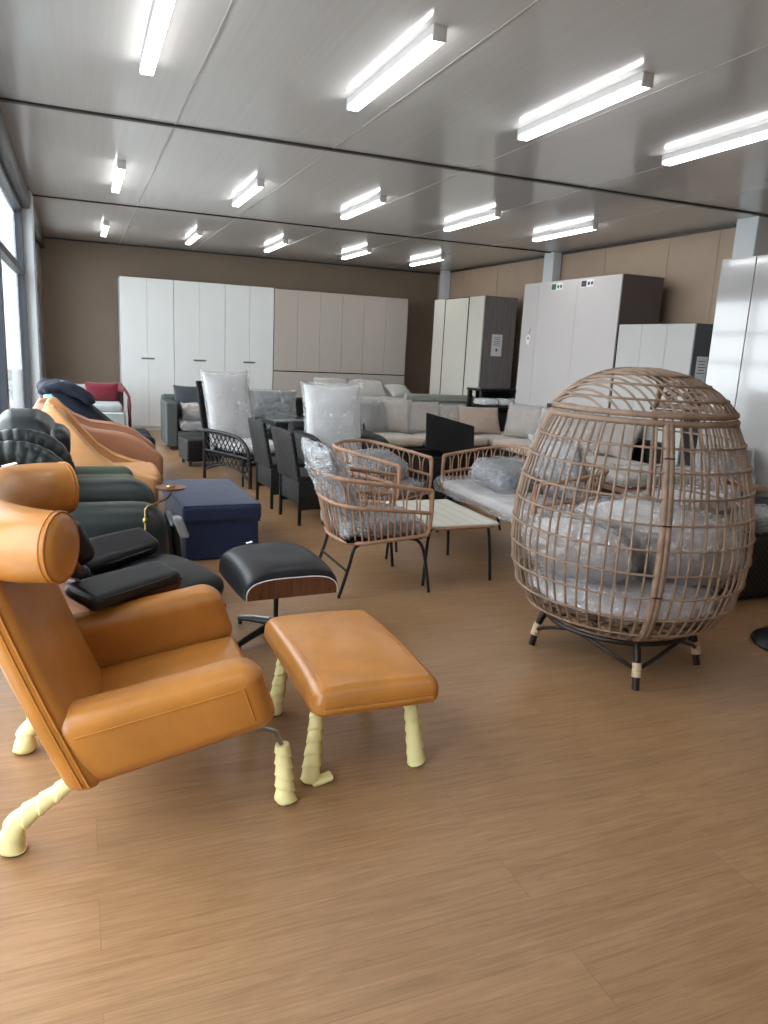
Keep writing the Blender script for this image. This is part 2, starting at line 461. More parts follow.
# ================================================================== THE ROOM
X0, X1, Y0, Y1, ZC = -0.5, 6.36, -5.0, 13.4, 2.93
struct('floor', MB().box(((X0+X1)/2, (Y0+Y1)/2, -0.05), (X1-X0+0.4, Y1-Y0+0.4, 0.1)), MAT['floor'])
struct('ceiling', MB().box(((X0+X1)/2, (Y0+Y1)/2, ZC+0.05), (X1-X0+0.4, Y1-Y0+0.4, 0.1)), MAT['ceiling'])
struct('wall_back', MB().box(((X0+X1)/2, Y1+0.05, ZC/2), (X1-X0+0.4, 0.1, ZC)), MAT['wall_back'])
struct('wall_right', MB().box((X1+0.05, (Y0+Y1)/2, ZC/2), (0.1, Y1-Y0, ZC)), MAT['wall'])
struct('wall_rear', MB().box(((X0+X1)/2, Y0-0.05, ZC/2), (X1-X0+0.4, 0.1, ZC)), MAT['wall'])
struct('wall_left_unseen', MB().box((X0-0.06, (Y0+0.65)/2, ZC/2), (0.12, 0.65-Y0, ZC)), MAT['wall'])  # out of view; made solid to cut window light near the camera
struct('wall_left_far', MB().box((X0-0.06, (12.4+Y1)/2, ZC/2), (0.12, Y1-12.4, ZC)), MAT['wall_back'])  # glazing stopped short here to dim the back wall; uses the shade-darkened brown
struct('ground_outside', MB().box((-14, 4, -0.12), (27, 60, 0.1)), MAT['concrete'])
# joints of the ceiling sheets
k = 1
for y in (5.78, 9.46, 2.1, -1.6):
    struct('trim_%d' % k, MB().box(((X0+X1)/2, y, ZC-0.006), (X1-X0, 0.05 if y < 6 else 0.035, 0.014)), MAT['dark_trim']); k += 1
for x in (0.67, 1.81, 2.96, 4.11, 5.26):
    struct('trim_%d' % k, MB().box((x, (Y0+Y1)/2, ZC-0.001), (0.009, Y1-Y0, 0.005)), MAT['seam']); k += 1
for y in (12.3, 11.15, 10.0, 8.4, 7.25, 6.5):
    struct('trim_%d' % k, MB().box((X1-0.002, y, ZC/2), (0.006, 0.008, ZC)), MAT['wall']); k += 1
struct('trim_%d' % k, MB().box((X1-0.01, (Y0+Y1)/2, ZC-0.02), (0.02, Y1-Y0, 0.03)), MAT['dark_trim']); k += 1
struct('trim_%d' % k, MB().box(((X0+X1)/2, Y1-0.01, ZC-0.015), (X1-X0, 0.02, 0.02)), MAT['dark_trim']); k += 1
struct('trim_%d' % k, MB().box((X0+0.02, (Y0+Y1)/2, ZC-0.09), (0.10, Y1-Y0, 0.18)), MAT['dark_trim']); k += 1
for i, y in enumerate((12.92, 9.48, 5.96)):
    mb = MB()
    mb.rbox((X1-(0.08, 0.08, 0.11)[i], y, ZC/2), ((0.14, 0.14, 0.20)[i], (0.16, 0.24, 0.27)[i], ZC), 0.012, 2, 1)
    struct('column_%d' % (i+1), mb, MAT['column'])
mb = MB(); mb.rbox((X0+0.03, 9.36, ZC/2), (0.13, 0.30, ZC), 0.012, 2, 1)
struct('column_4', mb, MAT['column'])
# glazed front
edges = [0.65, 2.075, 3.5, 6.35, 9.2, 9.52, 12.4]
for i in range(5):
    a, b = (edges[i], edges[i+1]) if i < 4 else (edges[5], edges[6])
    fr = MB(); t = 0.07
    for (yy, zz, sy, sz) in (((a+b)/2, t/2, b-a, t), ((a+b)/2, ZC-0.2, b-a, 0.06), (a+t/2, ZC/2, t, ZC), (b-t/2, ZC/2, t, ZC),
                             ((a+b)/2, 2.1, b-a, 0.06)):
        fr.box((X0-0.04, yy, zz), (0.07, sy, sz))
    if i == 4: fr.box((X0-0.04, 10.9, ZC/2), (0.07, 0.07, ZC)); fr.box((X0-0.04, (a+b)/2, 1.55), (0.07, b-a, 0.05))
    f = struct('window_%d' % (i+1), fr, MAT['alu'])
    g = MB().box((X0-0.05, (a+b)/2, ZC/2), (0.008, b-a-0.1, ZC-0.2))
    struct('pane', g, MAT['glass'], f)

# ------------------------------------------------------------------ ceiling lights
def make_light(label, x, y, group='tube lights on the ceiling'):
    t = thing('ceiling_light', label, 'ceiling light', (x, y, ZC), 0, group)
    h = MB(); h.box((0, 0, -0.019), (0.066, 1.2, 0.038)); h.box((0, 0, -0.042), (0.05, 1.196, 0.02))
    for s in (-1, 1):
        for q in range(3): h.box((0.0335, s*0.52+q*0.022, -0.022), (0.002, 0.012, 0.008))
    obj('housing', h, MAT['white_plastic'], t, False)
    d = MB(); d.rbox((0, 0, -0.052), (0.068, 1.17, 0.027), 0.007, 3, 1)
    obj('diffuser', d, MAT['lens'], t)
    for s in (-1, 1):
        e = MB(); e.rbox((0, s*0.593, -0.033), (0.07, 0.018, 0.066), 0.005, 2, 1)
        obj('end_cap', e, MAT['white_plastic'], t)
    return t
NTH = ['leftmost', 'second from the left', 'third from the left', 'fourth from the left', 'fifth from the left']
LX = (0.39, 1.575, 2.765, 4.03, 5.24)
first = None
for rname, y in (('nearest', 4.02), ('middle', 7.75), ('farthest', 11.5)):
    for i, x in enumerate(LX if rname != 'nearest' else (0.39, 1.56, 2.735, 3.925, 5.1)):
        if rname == 'nearest' and i == 4: continue
        lb = 'lit white tube light on the ceiling, %s in the %s row' % (NTH[i], rname)
        if first is None: first = make_light(lb, x, y)
        else: dup(first, (x, y, ZC), 0, lb)
for y in (0.3, -3.4):  # unseen extra rows, added for the light they give
    for x in LX:
        dup(first, (x, y, ZC), 0, 'unseen lit white tube light added on the ceiling behind the viewpoint')

# ------------------------------------------------------------------ wardrobes
def cabinet(name, label, M, w, d, h, doors, body_mat, door_mat, z0=0.06, cat='wardrobe', group=None, gap=0.004, rows=None, top=None):
    """front at local y=0 facing -y, x from 0 to w"""
    root = thing(name, label, cat, (0, 0, 0), 0, group)
    b = MB(); b.box((w/2, 0.02+(d-0.02)/2, h/2), (w, d-0.02, h))
    obj('body', b, body_mat, root, False)
    rows = rows or [(z0, h-0.002, doors)]
    for (za, zb, ds) in rows:
        x = 0
        for dw in ds:
            q = MB(); q.rbox((x+dw/2, 0.009, (za+zb)/2), (dw-gap, 0.018, zb-za-gap), 0.002, 1, 1)
            obj('door', q, door_mat, root, False); x += dw
    p = MB(); p.box((w/2, 0.05, z0/2), (w-0.02, 0.03, z0)); obj('plinth', p, MAT['dark_gap'] if top is None else top, root, False)
    root.matrix_world = M
    return root
# back wall: three white double wardrobes
WL = ['leftmost white double door wardrobe at the back wall, near the red sofa',
      'middle white double door wardrobe at the back wall, behind the grey wicker armchair',
      'white double door wardrobe at the back wall touching the taupe cabinet']
for i in range(3):
    c = cabinet('wardrobe', WL[i], T(0.62+i*0.814, 12.75, 0), 0.81, 0.58, 2.385, [0.405, 0.405], MAT['white_lacquer'], MAT['white_lacquer'], group='white double wardrobes')
    hd = MB(); hd.box((0.405, -0.003, 1.15), (0.2, 0.006, 0.028)); obj('handle', hd, MAT['steel'], c, False)
    pl = MB(); pl.box((0.405, -0.0035, 1.128), (0.21, 0.007, 0.012)); obj('handle_lip', pl, MAT['paper'], c, False)
c = cabinet('storage_cabinet', 'wide taupe panelled cabinet with upper and lower doors at the back wall', T(3.07, 12.75, 0), 2.43, 0.58, 2.375, None,
        MAT['taupe_lacquer'], MAT['taupe_lacquer'], cat='cabinet',
        rows=[(1.035, 2.373, [0.4, 0.4, 0.4, 0.4, 0.41, 0.42]), (0.06, 1.02, [0.81, 0.81, 0.81])])
g = MB(); g.box((1.215, 0.008, 1.027), (2.43, 0.012, 0.018)); obj('shadow_gap', g, MAT['dark_gap'], c, False)
# right wall
MR = lambda y: T(5.6, y, 0) @ RZ(-90)
c = cabinet('wardrobe', 'white sliding wardrobe with grey wood side and dark door outline in the far right corner', MR(11.86), 1.72, 0.56, 2.33, None,
        MAT['grey_wood'], MAT['cream_lacquer'], rows=[(0.06, 2.328, [0.4]), ])
c['group'] = 'wardrobes along the right wall'
for (a, b, nm) in ((0.44, 1.22, 'sliding_door'), (1.26, 1.72, 'sliding_door')):
    q = MB(); q.rbox(((a+b)/2, 0.006, (0.62+2.328)/2 if a < 1 else 1.19), (b-a, 0.02, 2.328-0.64 if a < 1 else 2.27), 0.002, 1, 1)
    obj(nm, q, MAT['cream_lacquer'], c, False)
q = MB(); q.box((0.83, 0.010, 1.46), (0.86, 0.02, 1.74)); obj('door_track', q, MAT['dark_gap'], c, False)
q = MB(); q.box((0.83, 0.012, 0.33), (0.86, 0.02, 0.52)); obj('plinth_panel', q, MAT['cream_lacquer'], c, False)
c = cabinet('wardrobe', 'tall pale three door wardrobe with brown side on the right, behind the egg chair', MR(9.06), 2.0, 0.58, 2.43, [0.36, 0.83, 0.81],
        MAT['umber_board'], MAT['pale_lacquer'], group='wardrobes along the right wall')
c = cabinet('wardrobe', 'low white wardrobe with slate side between the tall pale and the glossy wardrobe', MR(7.02), 1.14, 0.56, 1.885, [0.38, 0.38, 0.38],
        MAT['slate_board'], MAT['off_lacquer'], group='wardrobes along the right wall')
c = cabinet('wardrobe', 'glossy white wardrobe reflecting the windows at the right edge', MR(5.66), 1.62, 0.58, 2.46, [0.40, 0.61, 0.61],
        MAT['white_lacquer'], MAT['gloss_lacquer'], group='wardrobes along the right wall', gap=0.012)
# notices
def notice(label, M, w, h, lines=5, icon=True):
    t = thing('paper_notice', label, 'notice', (0, 0, 0), 0, 'paper notices on the wardrobes')
    obj('sheet', MB().box((0, -0.001, 0), (w, 0.002, h)), MAT['paper'], t, False)
    p = MB()
    for i in range(lines): p.box((0, -0.0026, h*0.36-i*h*0.085), (w*0.7*(1-0.2*(i % 2)), 0.001, h*0.02))
    obj('print', p, MAT['ink'], t, False)
    if icon: obj('icon', MB().box((0, -0.0026, -h*0.22), (w*0.16, 0.001, h*0.12)), MAT['ink'], t, False)
    t.matrix_world = M; return t
notice('white paper notice on the grey side of the far corner wardrobe', T(5.86, 10.138, 1.62), 0.18, 0.32)
notice('dark printed notice on the slate side of the low wardrobe', T(5.74, 5.878, 1.40), 0.14, 0.34)
def sticker(label, y, z, m):
    t = thing('sticker', label, 'sticker', (0, 0, 0), 0, 'stickers at the top of the tall wardrobe')
    obj('backing', MB().box((0, -0.001, 0), (0.25, 0.002, 0.085)), MAT['paper'], t, False)
    obj('icon', MB().box((-0.065, -0.0026, 0), (0.1, 0.001, 0.07)), m, t, False)
    for x in (0.03, 0.09): obj('icon', MB().lathe([(0.022, 0), (0.022, 0.001)], 12, T(x, -0.0022, 0) @ RX(90)), m, t, False)
    t.matrix_world = T(5.597, y, z) @ RZ(-90); return t
sticker('dark green printed sticker at the top of the tall wardrobe', 8.30, 2.355, MAT['green_ink'])
sticker('pale sticker at the top of the tall wardrobe, on its nearest door', 7.68, 2.36, MAT['ink'])
t = thing('hanging_tag', 'small white paper tag with red mark hanging on the tall wardrobe', 'tag')
obj('card', MB().prism([(-0.04, -0.07), (0.03, -0.09), (0.05, 0.02), (0, 0.06), (-0.05, 0.01)], -0.003, 0), MAT['paper'], t, False)
obj('mark', MB().box((0, -0.004, 0.0), (0.03, 0.002, 0.03)), MAT['red_ink'], t, False)
obj('string', MB().tube([(0, -0.002, 0.05), (0.02, -0.002, 0.09), (0.04, -0.002, 0.1), (0.03, -0.002, 0.13)], 0.003, 5), MAT['ink'], t)
t.matrix_world = T(5.597, 8.86, 1.72) @ RZ(-90)
# ================================================================== CARAMEL CHAIR AND ITS STOOL
def foam_leg(path, r0, r1, turns=6, seed=0):
    """a leg wound with a strip of foam: every turn laps over the one below"""
    P = resample(catmull(path, 8), turns*10+1); R = []
    for i in range(len(P)):
        t = i/(len(P)-1); ph = (t*turns) % 1.0
        R.append(lerp(r0, r1, t) * (0.93 + 0.20*ph))
    m = MB(); n = 16
    m.tube(P, R, n)
    for i in range(len(P)):
        tg = (P[min(i+1, len(P)-1)]-P[max(i-1, 0)]).normalized()
        fade = min(1, i/3, (len(P)-1-i)/3)
        for j in range(n):
            q = m.v[i*n+j]
            q += tg*(0.55*R[i]*math.cos(2*PI*j/n+seed)*fade)
            d = 0.003*noise.noise(q*36 + Vector((seed, 0, 0)))
            q += Vector((d, d*0.7, 0)); q.z = max(q.z, 0.002)
    return m
ox = thing('wing_lounge_chair', 'caramel leather lounge chair with horn shaped headrest and yellow foam wrapped legs', 'armchair', (0.2, 2.47, 0))
def oxv(x, y, z): return (x-0.2, y-2.47, z)
YC = 2.47
# arms: side panels with rounded tops, leaning with the back and rising to the front
ARM_H = 0.26
def arm_fn(side):
    def fn(p):
        u = p[0]; wv = p[2]; y = p[1]          # u 0..1 along, wv 0..1 up
        xb = -0.055 - 0.08*wv; xf = 0.545 - 0.075*wv - 0.03*max(0, wv-0.8)
        zb = 0.215 + 0.125*u; zt = 0.465 + 0.105*u
        tuck = 0.03*(1-wv)**2                    # the panel narrows towards the floor
        return oxv(lerp(xb, xf, u), YC + side*(0.366 + y - (tuck if y > 0 else -tuck*0.2)), lerp(zb, zt, wv))
    return fn
def arm_mb(side):
    m = MB(); fn = arm_fn(side)
    m.rbox((0, 0, 0), (0.56, 0.15, ARM_H), 0.062, 5, 7, fn=lambda p: fn((p[0]/0.56 + 0.5, p[1], p[2]/ARM_H + 0.5)))
    return m
for s in (-1, 1):
    a = obj('armrest', arm_mb(s), MAT['caramel'], ox); f = arm_fn(s)
    pm = MB(); pm.tube([Vector(f((0.115+0.075*i, 0.0752, 0.745))) for i in range(11)], 0.0026, 6)
    obj('seam', pm, MAT['caramel_dark'], a)
    pm = MB(); pm.tube([Vector(f((0.882, 0.0755, 0.25+0.05*i))) for i in range(11)], 0.0026, 6)
    obj('piping', pm, MAT['caramel_dark'], a)
# back shell
bk = MB()
def fnb(p):
    z = p[2]; x = p[0]
    lean = -0.365*(z-0.25) - 0.03*math.sin(max(0, min(1, (z-0.25)/0.7))*PI)*0.3
    hollow = 0.05*(1-(p[1]/0.43)**4) if x > 0 else 0
    return oxv(-0.03+x+lean+hollow, YC+p[1]*(1.0-0.03*(z-0.25)), z)
bk.rbox((0, 0, 0.59), (0.085, 0.88, 0.70), 0.035, 4, 10, fn=fnb)
b_ = obj('backrest', bk, MAT['caramel'], ox)
for s in (-1, 1):
    pm = MB()
    for off in (0.012, -0.006):
        pm.tube([Vector(fnb((off+0.012, s*0.441, z))) for z in [0.26+0.065*i for i in range(10)]], 0.0032, 6)
    obj('piping', pm, MAT['caramel_dark'], b_)
# seat cushion
st = MB()
def fns(p):
    u = (p[0]+0.28)/0.56
    puff = 0.028*(1-(p[1]/0.3)**2)*(1-((u-0.5)*2)**4) if p[2] > 0 else 0
    return oxv(0.24+p[0], YC+p[1], 0.298+p[2]+0.10*(u-0.5)*0.95+puff)
st.rbox((0, 0, 0), (0.58, 0.575, 0.08), 0.035, 4, 8, fn=fns)
obj('seat', st, MAT['caramel'], ox)
# headrest horns
half = [(-0.29, 0), (-0.285, 0.12), (-0.262, 0.24), (-0.21, 0.335), (-0.142, 0.408), (-0.062, 0.455)]
path = [oxv(x, YC-y, 0.962-0.02*(1-y/0.452)) for x, y in half[::-1]] + [oxv(x, YC+y, 0.945-0.004*(1-y/0.452)) for x, y in half[1:]]
P = resample(catmull(path, 10), 61); R = []
for i in range(61):
    u = abs(i/60*2-1); R.append(0.112 - 0.020*u**2)
hd = MB()
t0 = (P[0]-P[1]).normalized(); t1 = (P[-1]-P[-2]).normalized()
cap0 = [P[0]+t0*d for d in (0.024, 0.018, 0.008)]; cap1 = [P[-1]+t1*d for d in (0.008, 0.018, 0.024)]
PP = cap0 + P + cap1; RR = [0.03, 0.066, 0.086] + R + [0.086, 0.066, 0.03]
hd.tube(PP, RR, 32, squash=0.94)
h_ = obj('headrest', hd, MAT['caramel'], ox)
for (c, t) in ((P[0]+t0*0.004, t0), (P[-1]+t1*0.004, t1)):
    pm = MB(); up = Vector((0, 0, 1)); e1 = (up-t*up.dot(t)).normalized(); e2 = t.cross(e1)
    for off, rr in ((0.0, 0.0918), (-0.013, 0.0925)):
        pm.tube([c+t*off+e1*math.cos(a)*rr+e2*math.sin(a)*rr*0.94 for a in [2*PI*k/40 for k in range(40)]], 0.0028, 6, cyc=True)
    obj('piping', pm, MAT['caramel_dark'], h_)
pm = MB()
pm.tube([p + Vector((0.0, 0, 0.0)) + ((Vector((0, 0, -1)) - (P[min(i+1, 60)]-P[max(i-1, 0)]).normalized()*0).normalized()*R[i]*0.55 + Vector((0.80, 0, 0))*R[i]*1.0) for i, p in enumerate(P) if 14 <= i <= 46], 0.002, 5)
obj('seam', pm, MAT['caramel_dark'], h_)
tg = MB(); tg.box((0, 0, 0), (0.045, 0.028, 0.002))
tgo = tag(obj('price_tag', tg, MAT['paper'], None, False), 'small white tag lying on the headrest of the caramel chair', 'tag')
tgo.matrix_world = T(-0.225, 2.72, 1.064) @ RZ(15) @ RY(-12)
# legs
def addleg(root, path, r0, r1, seed, turns=6):
    l = obj('leg', foam_leg(path, r0, r1, turns, seed), MAT['foam'], root, angle=60)
    return l
for s in (-1, 1):
    y = YC + s*0.29
    fl = addleg(ox, [oxv(0.575, y, 0.215), oxv(0.583, y, 0.12), oxv(0.592, y, 0.006)], 0.024, 0.034, s, 5)
    sm = MB(); sm.tube([oxv(0.50, y, 0.285), oxv(0.55, y, 0.265), oxv(0.572, y, 0.215)], 0.008, 8); obj('steel_stub', sm, MAT['steel'], fl)
    bl = addleg(ox, [oxv(-0.068, y, 0.195), oxv(-0.12, y, 0.158), oxv(-0.175, y, 0.122), oxv(-0.213, y, 0.09), oxv(-0.23, y, 0.045), oxv(-0.232, y, 0.008)], 0.022, 0.037, s+4, 5)
    sm = MB(); sm.tube([oxv(0.02, y, 0.25), oxv(-0.05, y, 0.21), oxv(-0.085, y, 0.178)], 0.009, 8); obj('steel_stub', sm, MAT['steel'], bl)
fr = MB()
fr.tube([oxv(0.0, YC-0.29, 0.245), oxv(0.0, YC+0.29, 0.245)], 0.012, 8); fr.tube([oxv(0.5, YC-0.29, 0.285), oxv(0.5, YC+0.29, 0.285)], 0.012, 8)
obj('frame_rail', fr, MAT['steel'], ox)

# stool
os_ = thing('footstool', 'caramel leather footstool on four yellow foam wrapped legs', 'footstool', (0.905, 2.53, 0))
cu = MB()
def fno(p):
    x, y, z = p
    k = (1-(x/0.235)**2)*(1-(y/0.375)**2)
    zz = z + (0.030*max(0, k)**0.6 if z > 0 else 0)
    ins = 1.0 - (0.05 if z < -0.03 else 0)
    return (x*ins, y*ins, 0.335+zz)
cu.rbox((0, 0, -0.004), (0.47, 0.76, 0.113), 0.05, 5, 9, fn=fno)
c_ = obj('cushion', cu, MAT['caramel'], os_)
for s in (-1, 1):
    pm = MB()
    pm.tube([(s*0.190, y, 0.3895+0.018*(1-(y/0.36)**2)) for y in [-0.31+0.062*i for i in range(11)]], 0.002, 5)
    obj('seam', pm, MAT['caramel_dark'], c_)
    pm = MB()
    pm.rbox((0, s*0.377, 0.322), (0.40, 0.016, 0.020), 0.007, 3, 3); obj('flap', pm, MAT['caramel'], c_)
    pm = MB()
    for zz in (0.335, 0.309): pm.tube([(x*0.02, s*0.3815, zz) for x in range(-10, 11)], 0.0022, 5)
    obj('flap_fold', pm, MAT['caramel_dark'], c_)
k = 0
for sx in (-1, 1):
    for sy in (-1, 1):
        l = addleg(os_, [(sx*0.175, sy*0.235, 0.275), (sx*0.19, sy*0.25, 0.13), (sx*0.205, sy*0.262, 0.006)], 0.023, 0.032, k, 6); k += 1
        if (sx, sy) == (-1, -1):
            e = MB(); e.rbox((-0.165, -0.275, 0.013), (0.075, 0.045, 0.022), 0.009, 3, 2, fn=lambda p: (p[0], p[1], p[2]+0.006*math.sin(p[0]*40)))
            obj('loose_foam_end', e, MAT['foam'], l)
        sm = MB(); sm.tube([(sx*0.172, sy*0.232, 0.30), (sx*0.176, sy*0.236, 0.272)], 0.012, 8); obj('steel_stub', sm, MAT['steel'], l)

# ================================================================== BLACK PLYWOOD LOUNGE CHAIR AND OTTOMAN
lc = thing('lounge_chair', 'black leather lounge chair with walnut shells and two padded armrests, behind the caramel chair', 'armchair', (0.155, 3.2, 0), 25)
# seat shell + cushion (local +x forward)
m = MB(); m.rbox((0.06, 0, 0.345), (0.52, 0.54, 0.03), 0.014, 2, 8, fn=lambda p: (p[0], p[1], p[2]+0.26*p[1]*p[1]+0.10*(p[0]-0.1)*0.6))
obj('seat_shell', m, MAT['walnut'], lc)
m = MB()
def fse(p):
    x, y, z = p
    k = max(0, (1-((x-0.16)/0.31)**2))*max(0, (1-(y/0.29)**2))
    return (x, y*(1-0.35*max(0, (x-0.3))), z + 0.045*k*(1 if z > 0.4 else 0.2) + 0.06*(x-0.16) - (0.06*max(0, x-0.36)*4))
m.rbox((0.06, 0, 0.432), (0.56, 0.50, 0.10), 0.048, 5, 8, fn=fse)
s_ = obj('seat_cushion', m, MAT['black_leather'], lc)
# back shells and cushions leaning away
for (z0, z1, nm) in ((0.42, 0.64, 'lower'), (0.655, 0.84, 'upper')):
    hh = z1-z0
    ML = T(-0.17-0.5*(z0-0.40), 0, z0) @ RY(-26)
    m = MB(); m.rbox((-0.055, 0, hh/2), (0.022, 0.42 if nm == 'lower' else 0.54, hh), 0.01, 2, 8, M=ML, fn=lambda p: (p[0]+0.5*p[1]*p[1], p[1], p[2]))
    obj('back_shell', m, MAT['walnut'], lc)
    m = MB(); m.rbox((0.0, 0.04 if nm == 'lower' else 0, hh/2), (0.10, 0.36 if nm == 'lower' else 0.52, hh*1.02), 0.046, 4, 7, M=ML, fn=lambda p: (p[0]+0.5*p[1]*p[1], p[1], p[2]))
    obj('back_cushion', m, MAT['black_leather'], lc)
for s in (-1, 1):
    ap = MB()
    MA = T(-0.125 if s < 0 else 0.07, s*0.235, 0.56) @ RZ(9 if s < 0 else 15) @ RX(8 if s < 0 else 24)
    def fa(p):
        x, y, z = p
        return (x, y*(1-0.12*(x/0.24)), z - 0.08*(x+0.05)**2 + 0.03*x)
    ap.rbox((0, 0, 0), (0.43, 0.175, 0.062 if s < 0 else 0.085), 0.030 if s < 0 else 0.038, 5, 6, M=MA, fn=fa)
    a_ = obj('armrest_pad', ap, MAT['black_leather'], lc)
    pi = MB()
    N = 44; ring = []
    for i in range(N):
        a = 2*PI*i/N; ca, sa = math.cos(a), math.sin(a)
        ex = lambda c, n: math.copysign(abs(c)**n, c)
        ring.append(MA @ Vector(fa((0.2125*ex(ca, 0.45), 0.0865*ex(sa, 0.6), 0.018))))
    pi.tube(ring, 0.0035, 6, cyc=True); obj('piping', pi, MAT['black_plastic'], a_)
    sh = MB(); sh.rbox((-0.05 if s < 0 else 0.06, s*0.245, 0.465), (0.34, 0.018, 0.16), 0.008, 2, 5, fn=lambda p, s=s: (p[0]-0.10*(0.55-p[2]), p[1]-s*0.45*(0.55-p[2]), p[2]))
    obj('arm_shell', sh, MAT['walnut'], lc)
cm = MB(); cm.tube([(0.08, 0, 0.06), (0.08, 0, 0.33)], 0.022, 12); obj('column', cm, MAT['black_metal'], lc)
for k in range(5):
    a = 2*PI*k/5+0.3; q = MB()
    q.tube([(0.08, 0, 0.085), (0.08+0.15*math.cos(a), 0.15*math.sin(a), 0.06), (0.08+0.28*math.cos(a), 0.28*math.sin(a), 0.02)], [0.022, 0.018, 0.013], 8)
    obj('leg', q, MAT['black_metal'], lc)

eo = thing('ottoman', 'black leather ottoman with walnut plywood shell and star base', 'ottoman', (0.905, 3.62, 0), 4)
def arch(w, zb, zt, n=28, e=3.3):
    pts = []
    for i in range(n+1):
        a = PI*i/n; c, s = math.cos(a), math.sin(a)
        pts.append((w/2*math.copysign(abs(c)**(2/e), c), zb+(zt-zb)*abs(s)**(2/e)))
    return pts
wl = MB(); wl.prism(arch(0.455, 0.30, 0.395), -0.265, 0.265); obj('walnut_shell', wl, MAT['walnut'], eo, angle=50)
ed = MB()
for s in (-1, 1): ed.tube([(x, s*0.263, z) for x, z in arch(0.459, 0.303, 0.397, 40)], 0.0032, 6)
obj('pale_edge', ed, MAT['paper'], eo)
# cushion: an arch over the shell, domed along y
cv = []; cf = []; NA, NY = 32, 18
for j in range(NY+1):
    v = math.sin((j/NY-0.5)*PI); y = v*0.2625
    k = max(0, 1-v*v)**0.22
    o_ = arch(lerp(0.452, 0.49, k), 0.302, 0.393+0.065*k+0.010*(1-v*v), NA)
    for (x, z) in o_: cv.append((x, y, z - 0.012*math.exp(-((x)**2+(y+0.05)**2)/0.012)))
for j in range(NY):
    for i in range(NA): cf.append((j*(NA+1)+i, j*(NA+1)+i+1, (j+1)*(NA+1)+i+1, (j+1)*(NA+1)+i))
cf.append(tuple(range(NA+1))); cf.append(tuple(NY*(NA+1)+i for i in range(NA+1))[::-1])
cq = MB(); cq.add(cv, [f[::-1] for f in cf]); obj('cushion', cq, MAT['black_leather'], eo, angle=75)
cm = MB(); cm.tube([(0, 0, 0.075), (0, 0, 0.31)], 0.013, 12); cm.lathe([(0.03, 0.05), (0.03, 0.085), (0.014, 0.10)], 16); obj('column', cm, MAT['black_metal'], eo)
for k in range(4):
    a = PI/2*k + PI*1.16; c, s = math.cos(a), math.sin(a)
    q = MB(); q.tube([(0.02*c, 0.02*s, 0.068), (0.16*c, 0.16*s, 0.05), (0.27*c, 0.27*s, 0.028)], [0.020, 0.017, 0.013], 8); l = obj('leg', q, MAT['black_metal'], eo)
    q = MB(); q.tube([(0.04*c, 0.04*s, 0.0865), (0.16*c, 0.16*s, 0.067), (0.268*c, 0.268*s, 0.041)], 0.006, 6); obj('steel_top', q, MAT['steel'], l)
    q = MB(); q.lathe([(0.012, 0), (0.012, 0.022)], 10, T(0.262*c, 0.262*s, 0)); obj('glide', q, MAT['black_plastic'], l)
tg = MB(); tg.box((0, 0, 0), (0.032, 0.022, 0.002))
tgo = tag(obj('price_tag', tg, MAT['paper'], None, False), 'small white tag on top of the black leather ottoman', 'tag')
tgo.matrix_world = T(0.80, 3.80, 0.4635) @ RY(-12)
# ================================================================== GREEN LEATHER CHAIRS
gc = thing('recliner', 'dark green leather recliner with round arms and a small brass swivel tray', 'armchair', (0.0, 4.36, 0))
def arm_green(yc, z1, w=0.25, x0=-0.30, x1=0.40):
    m = MB(); cx = (x0+x1)/2; L = x1-x0
    def fn(p):
        x, y, z = p
        drop = 0.03*max(0, (x-0.2)/0.2)**2
        return (x + 0.05*(z1-z)*(1 if x > 0.2 else 0.3), yc+y*(1+0.08*math.sin(z*5)), z - drop*(1 if z > 0.3 else 0))
    m.rbox((cx, 0, (0.09+z1)/2), (L, w, z1-0.09), 0.11, 6, 8, fn=fn); return m
for s in (-1, 1):
    a = obj('armrest', arm_green(s*0.345, 0.655), MAT['green'], gc)
    pm = MB(); pm.tube([(x, s*0.345-s*0.128, 0.50) for x in (-0.2, -0.05, 0.1, 0.3)], 0.003, 5); obj('seam', pm, MAT['dark_green'], a)
m = MB(); m.rbox((0.08, 0, 0.33), (0.62, 0.44, 0.20), 0.07, 4, 7, fn=lambda p: (p[0], p[1], p[2]+0.03*(1-(p[1]/0.22)**2)*(p[2] > 0.35)))
obj('seat_cushion', m, MAT['green'], gc)
m = MB(); m.rbox((0, 0, 0.24), (0.55, 0.5, 0.26), 0.05, 3, 3); obj('base', m, MAT['dark_green'], gc)
m = MB(); m.rbox((-0.30, 0, 0.52), (0.20, 0.60, 0.72), 0.09, 5, 7, fn=lambda p: (p[0]-0.28*(p[2]-0.45), p[1], p[2])); obj('backrest', m, MAT['dark_green'], gc)
# pleated wing rolls at both sides of the back
for s in (-1, 1):
    Pth = resample(catmull([(-0.62, s*0.24, 0.83), (-0.45, s*0.25, 0.885), (-0.28, s*0.26, 0.90), (-0.155, s*0.27, 0.84), (-0.10, s*0.275, 0.72), (-0.10, s*0.28, 0.60)], 8), 90)
    m = MB(); m.tube(Pth, [0.062*(1-0.055*(abs(math.sin(i*0.52))**6))*(0.6+0.4*min(1, i/6)) for i in range(90)], 14)
    obj('pleated_wing', m, MAT['dark_green'], gc)
m = MB(); m.rbox((0.45, -0.10, 0.33), (0.045, 0.36, 0.36), 0.02, 3, 3, fn=lambda p: (p[0]+0.12*(0.5-p[2]), p[1], p[2])); obj('footrest', m, MAT['dark_green'], gc)
m = MB(); m.rbox((0.462, -0.36, 0.515), (0.05, 0.09, 0.11), 0.016, 3, 2, fn=lambda p: (p[0]+0.35*(0.55-p[2]), p[1], p[2]))
q = obj('footrest_flap', m, MAT['mid_grey'], gc); q['label'] = 'grey padded flap'
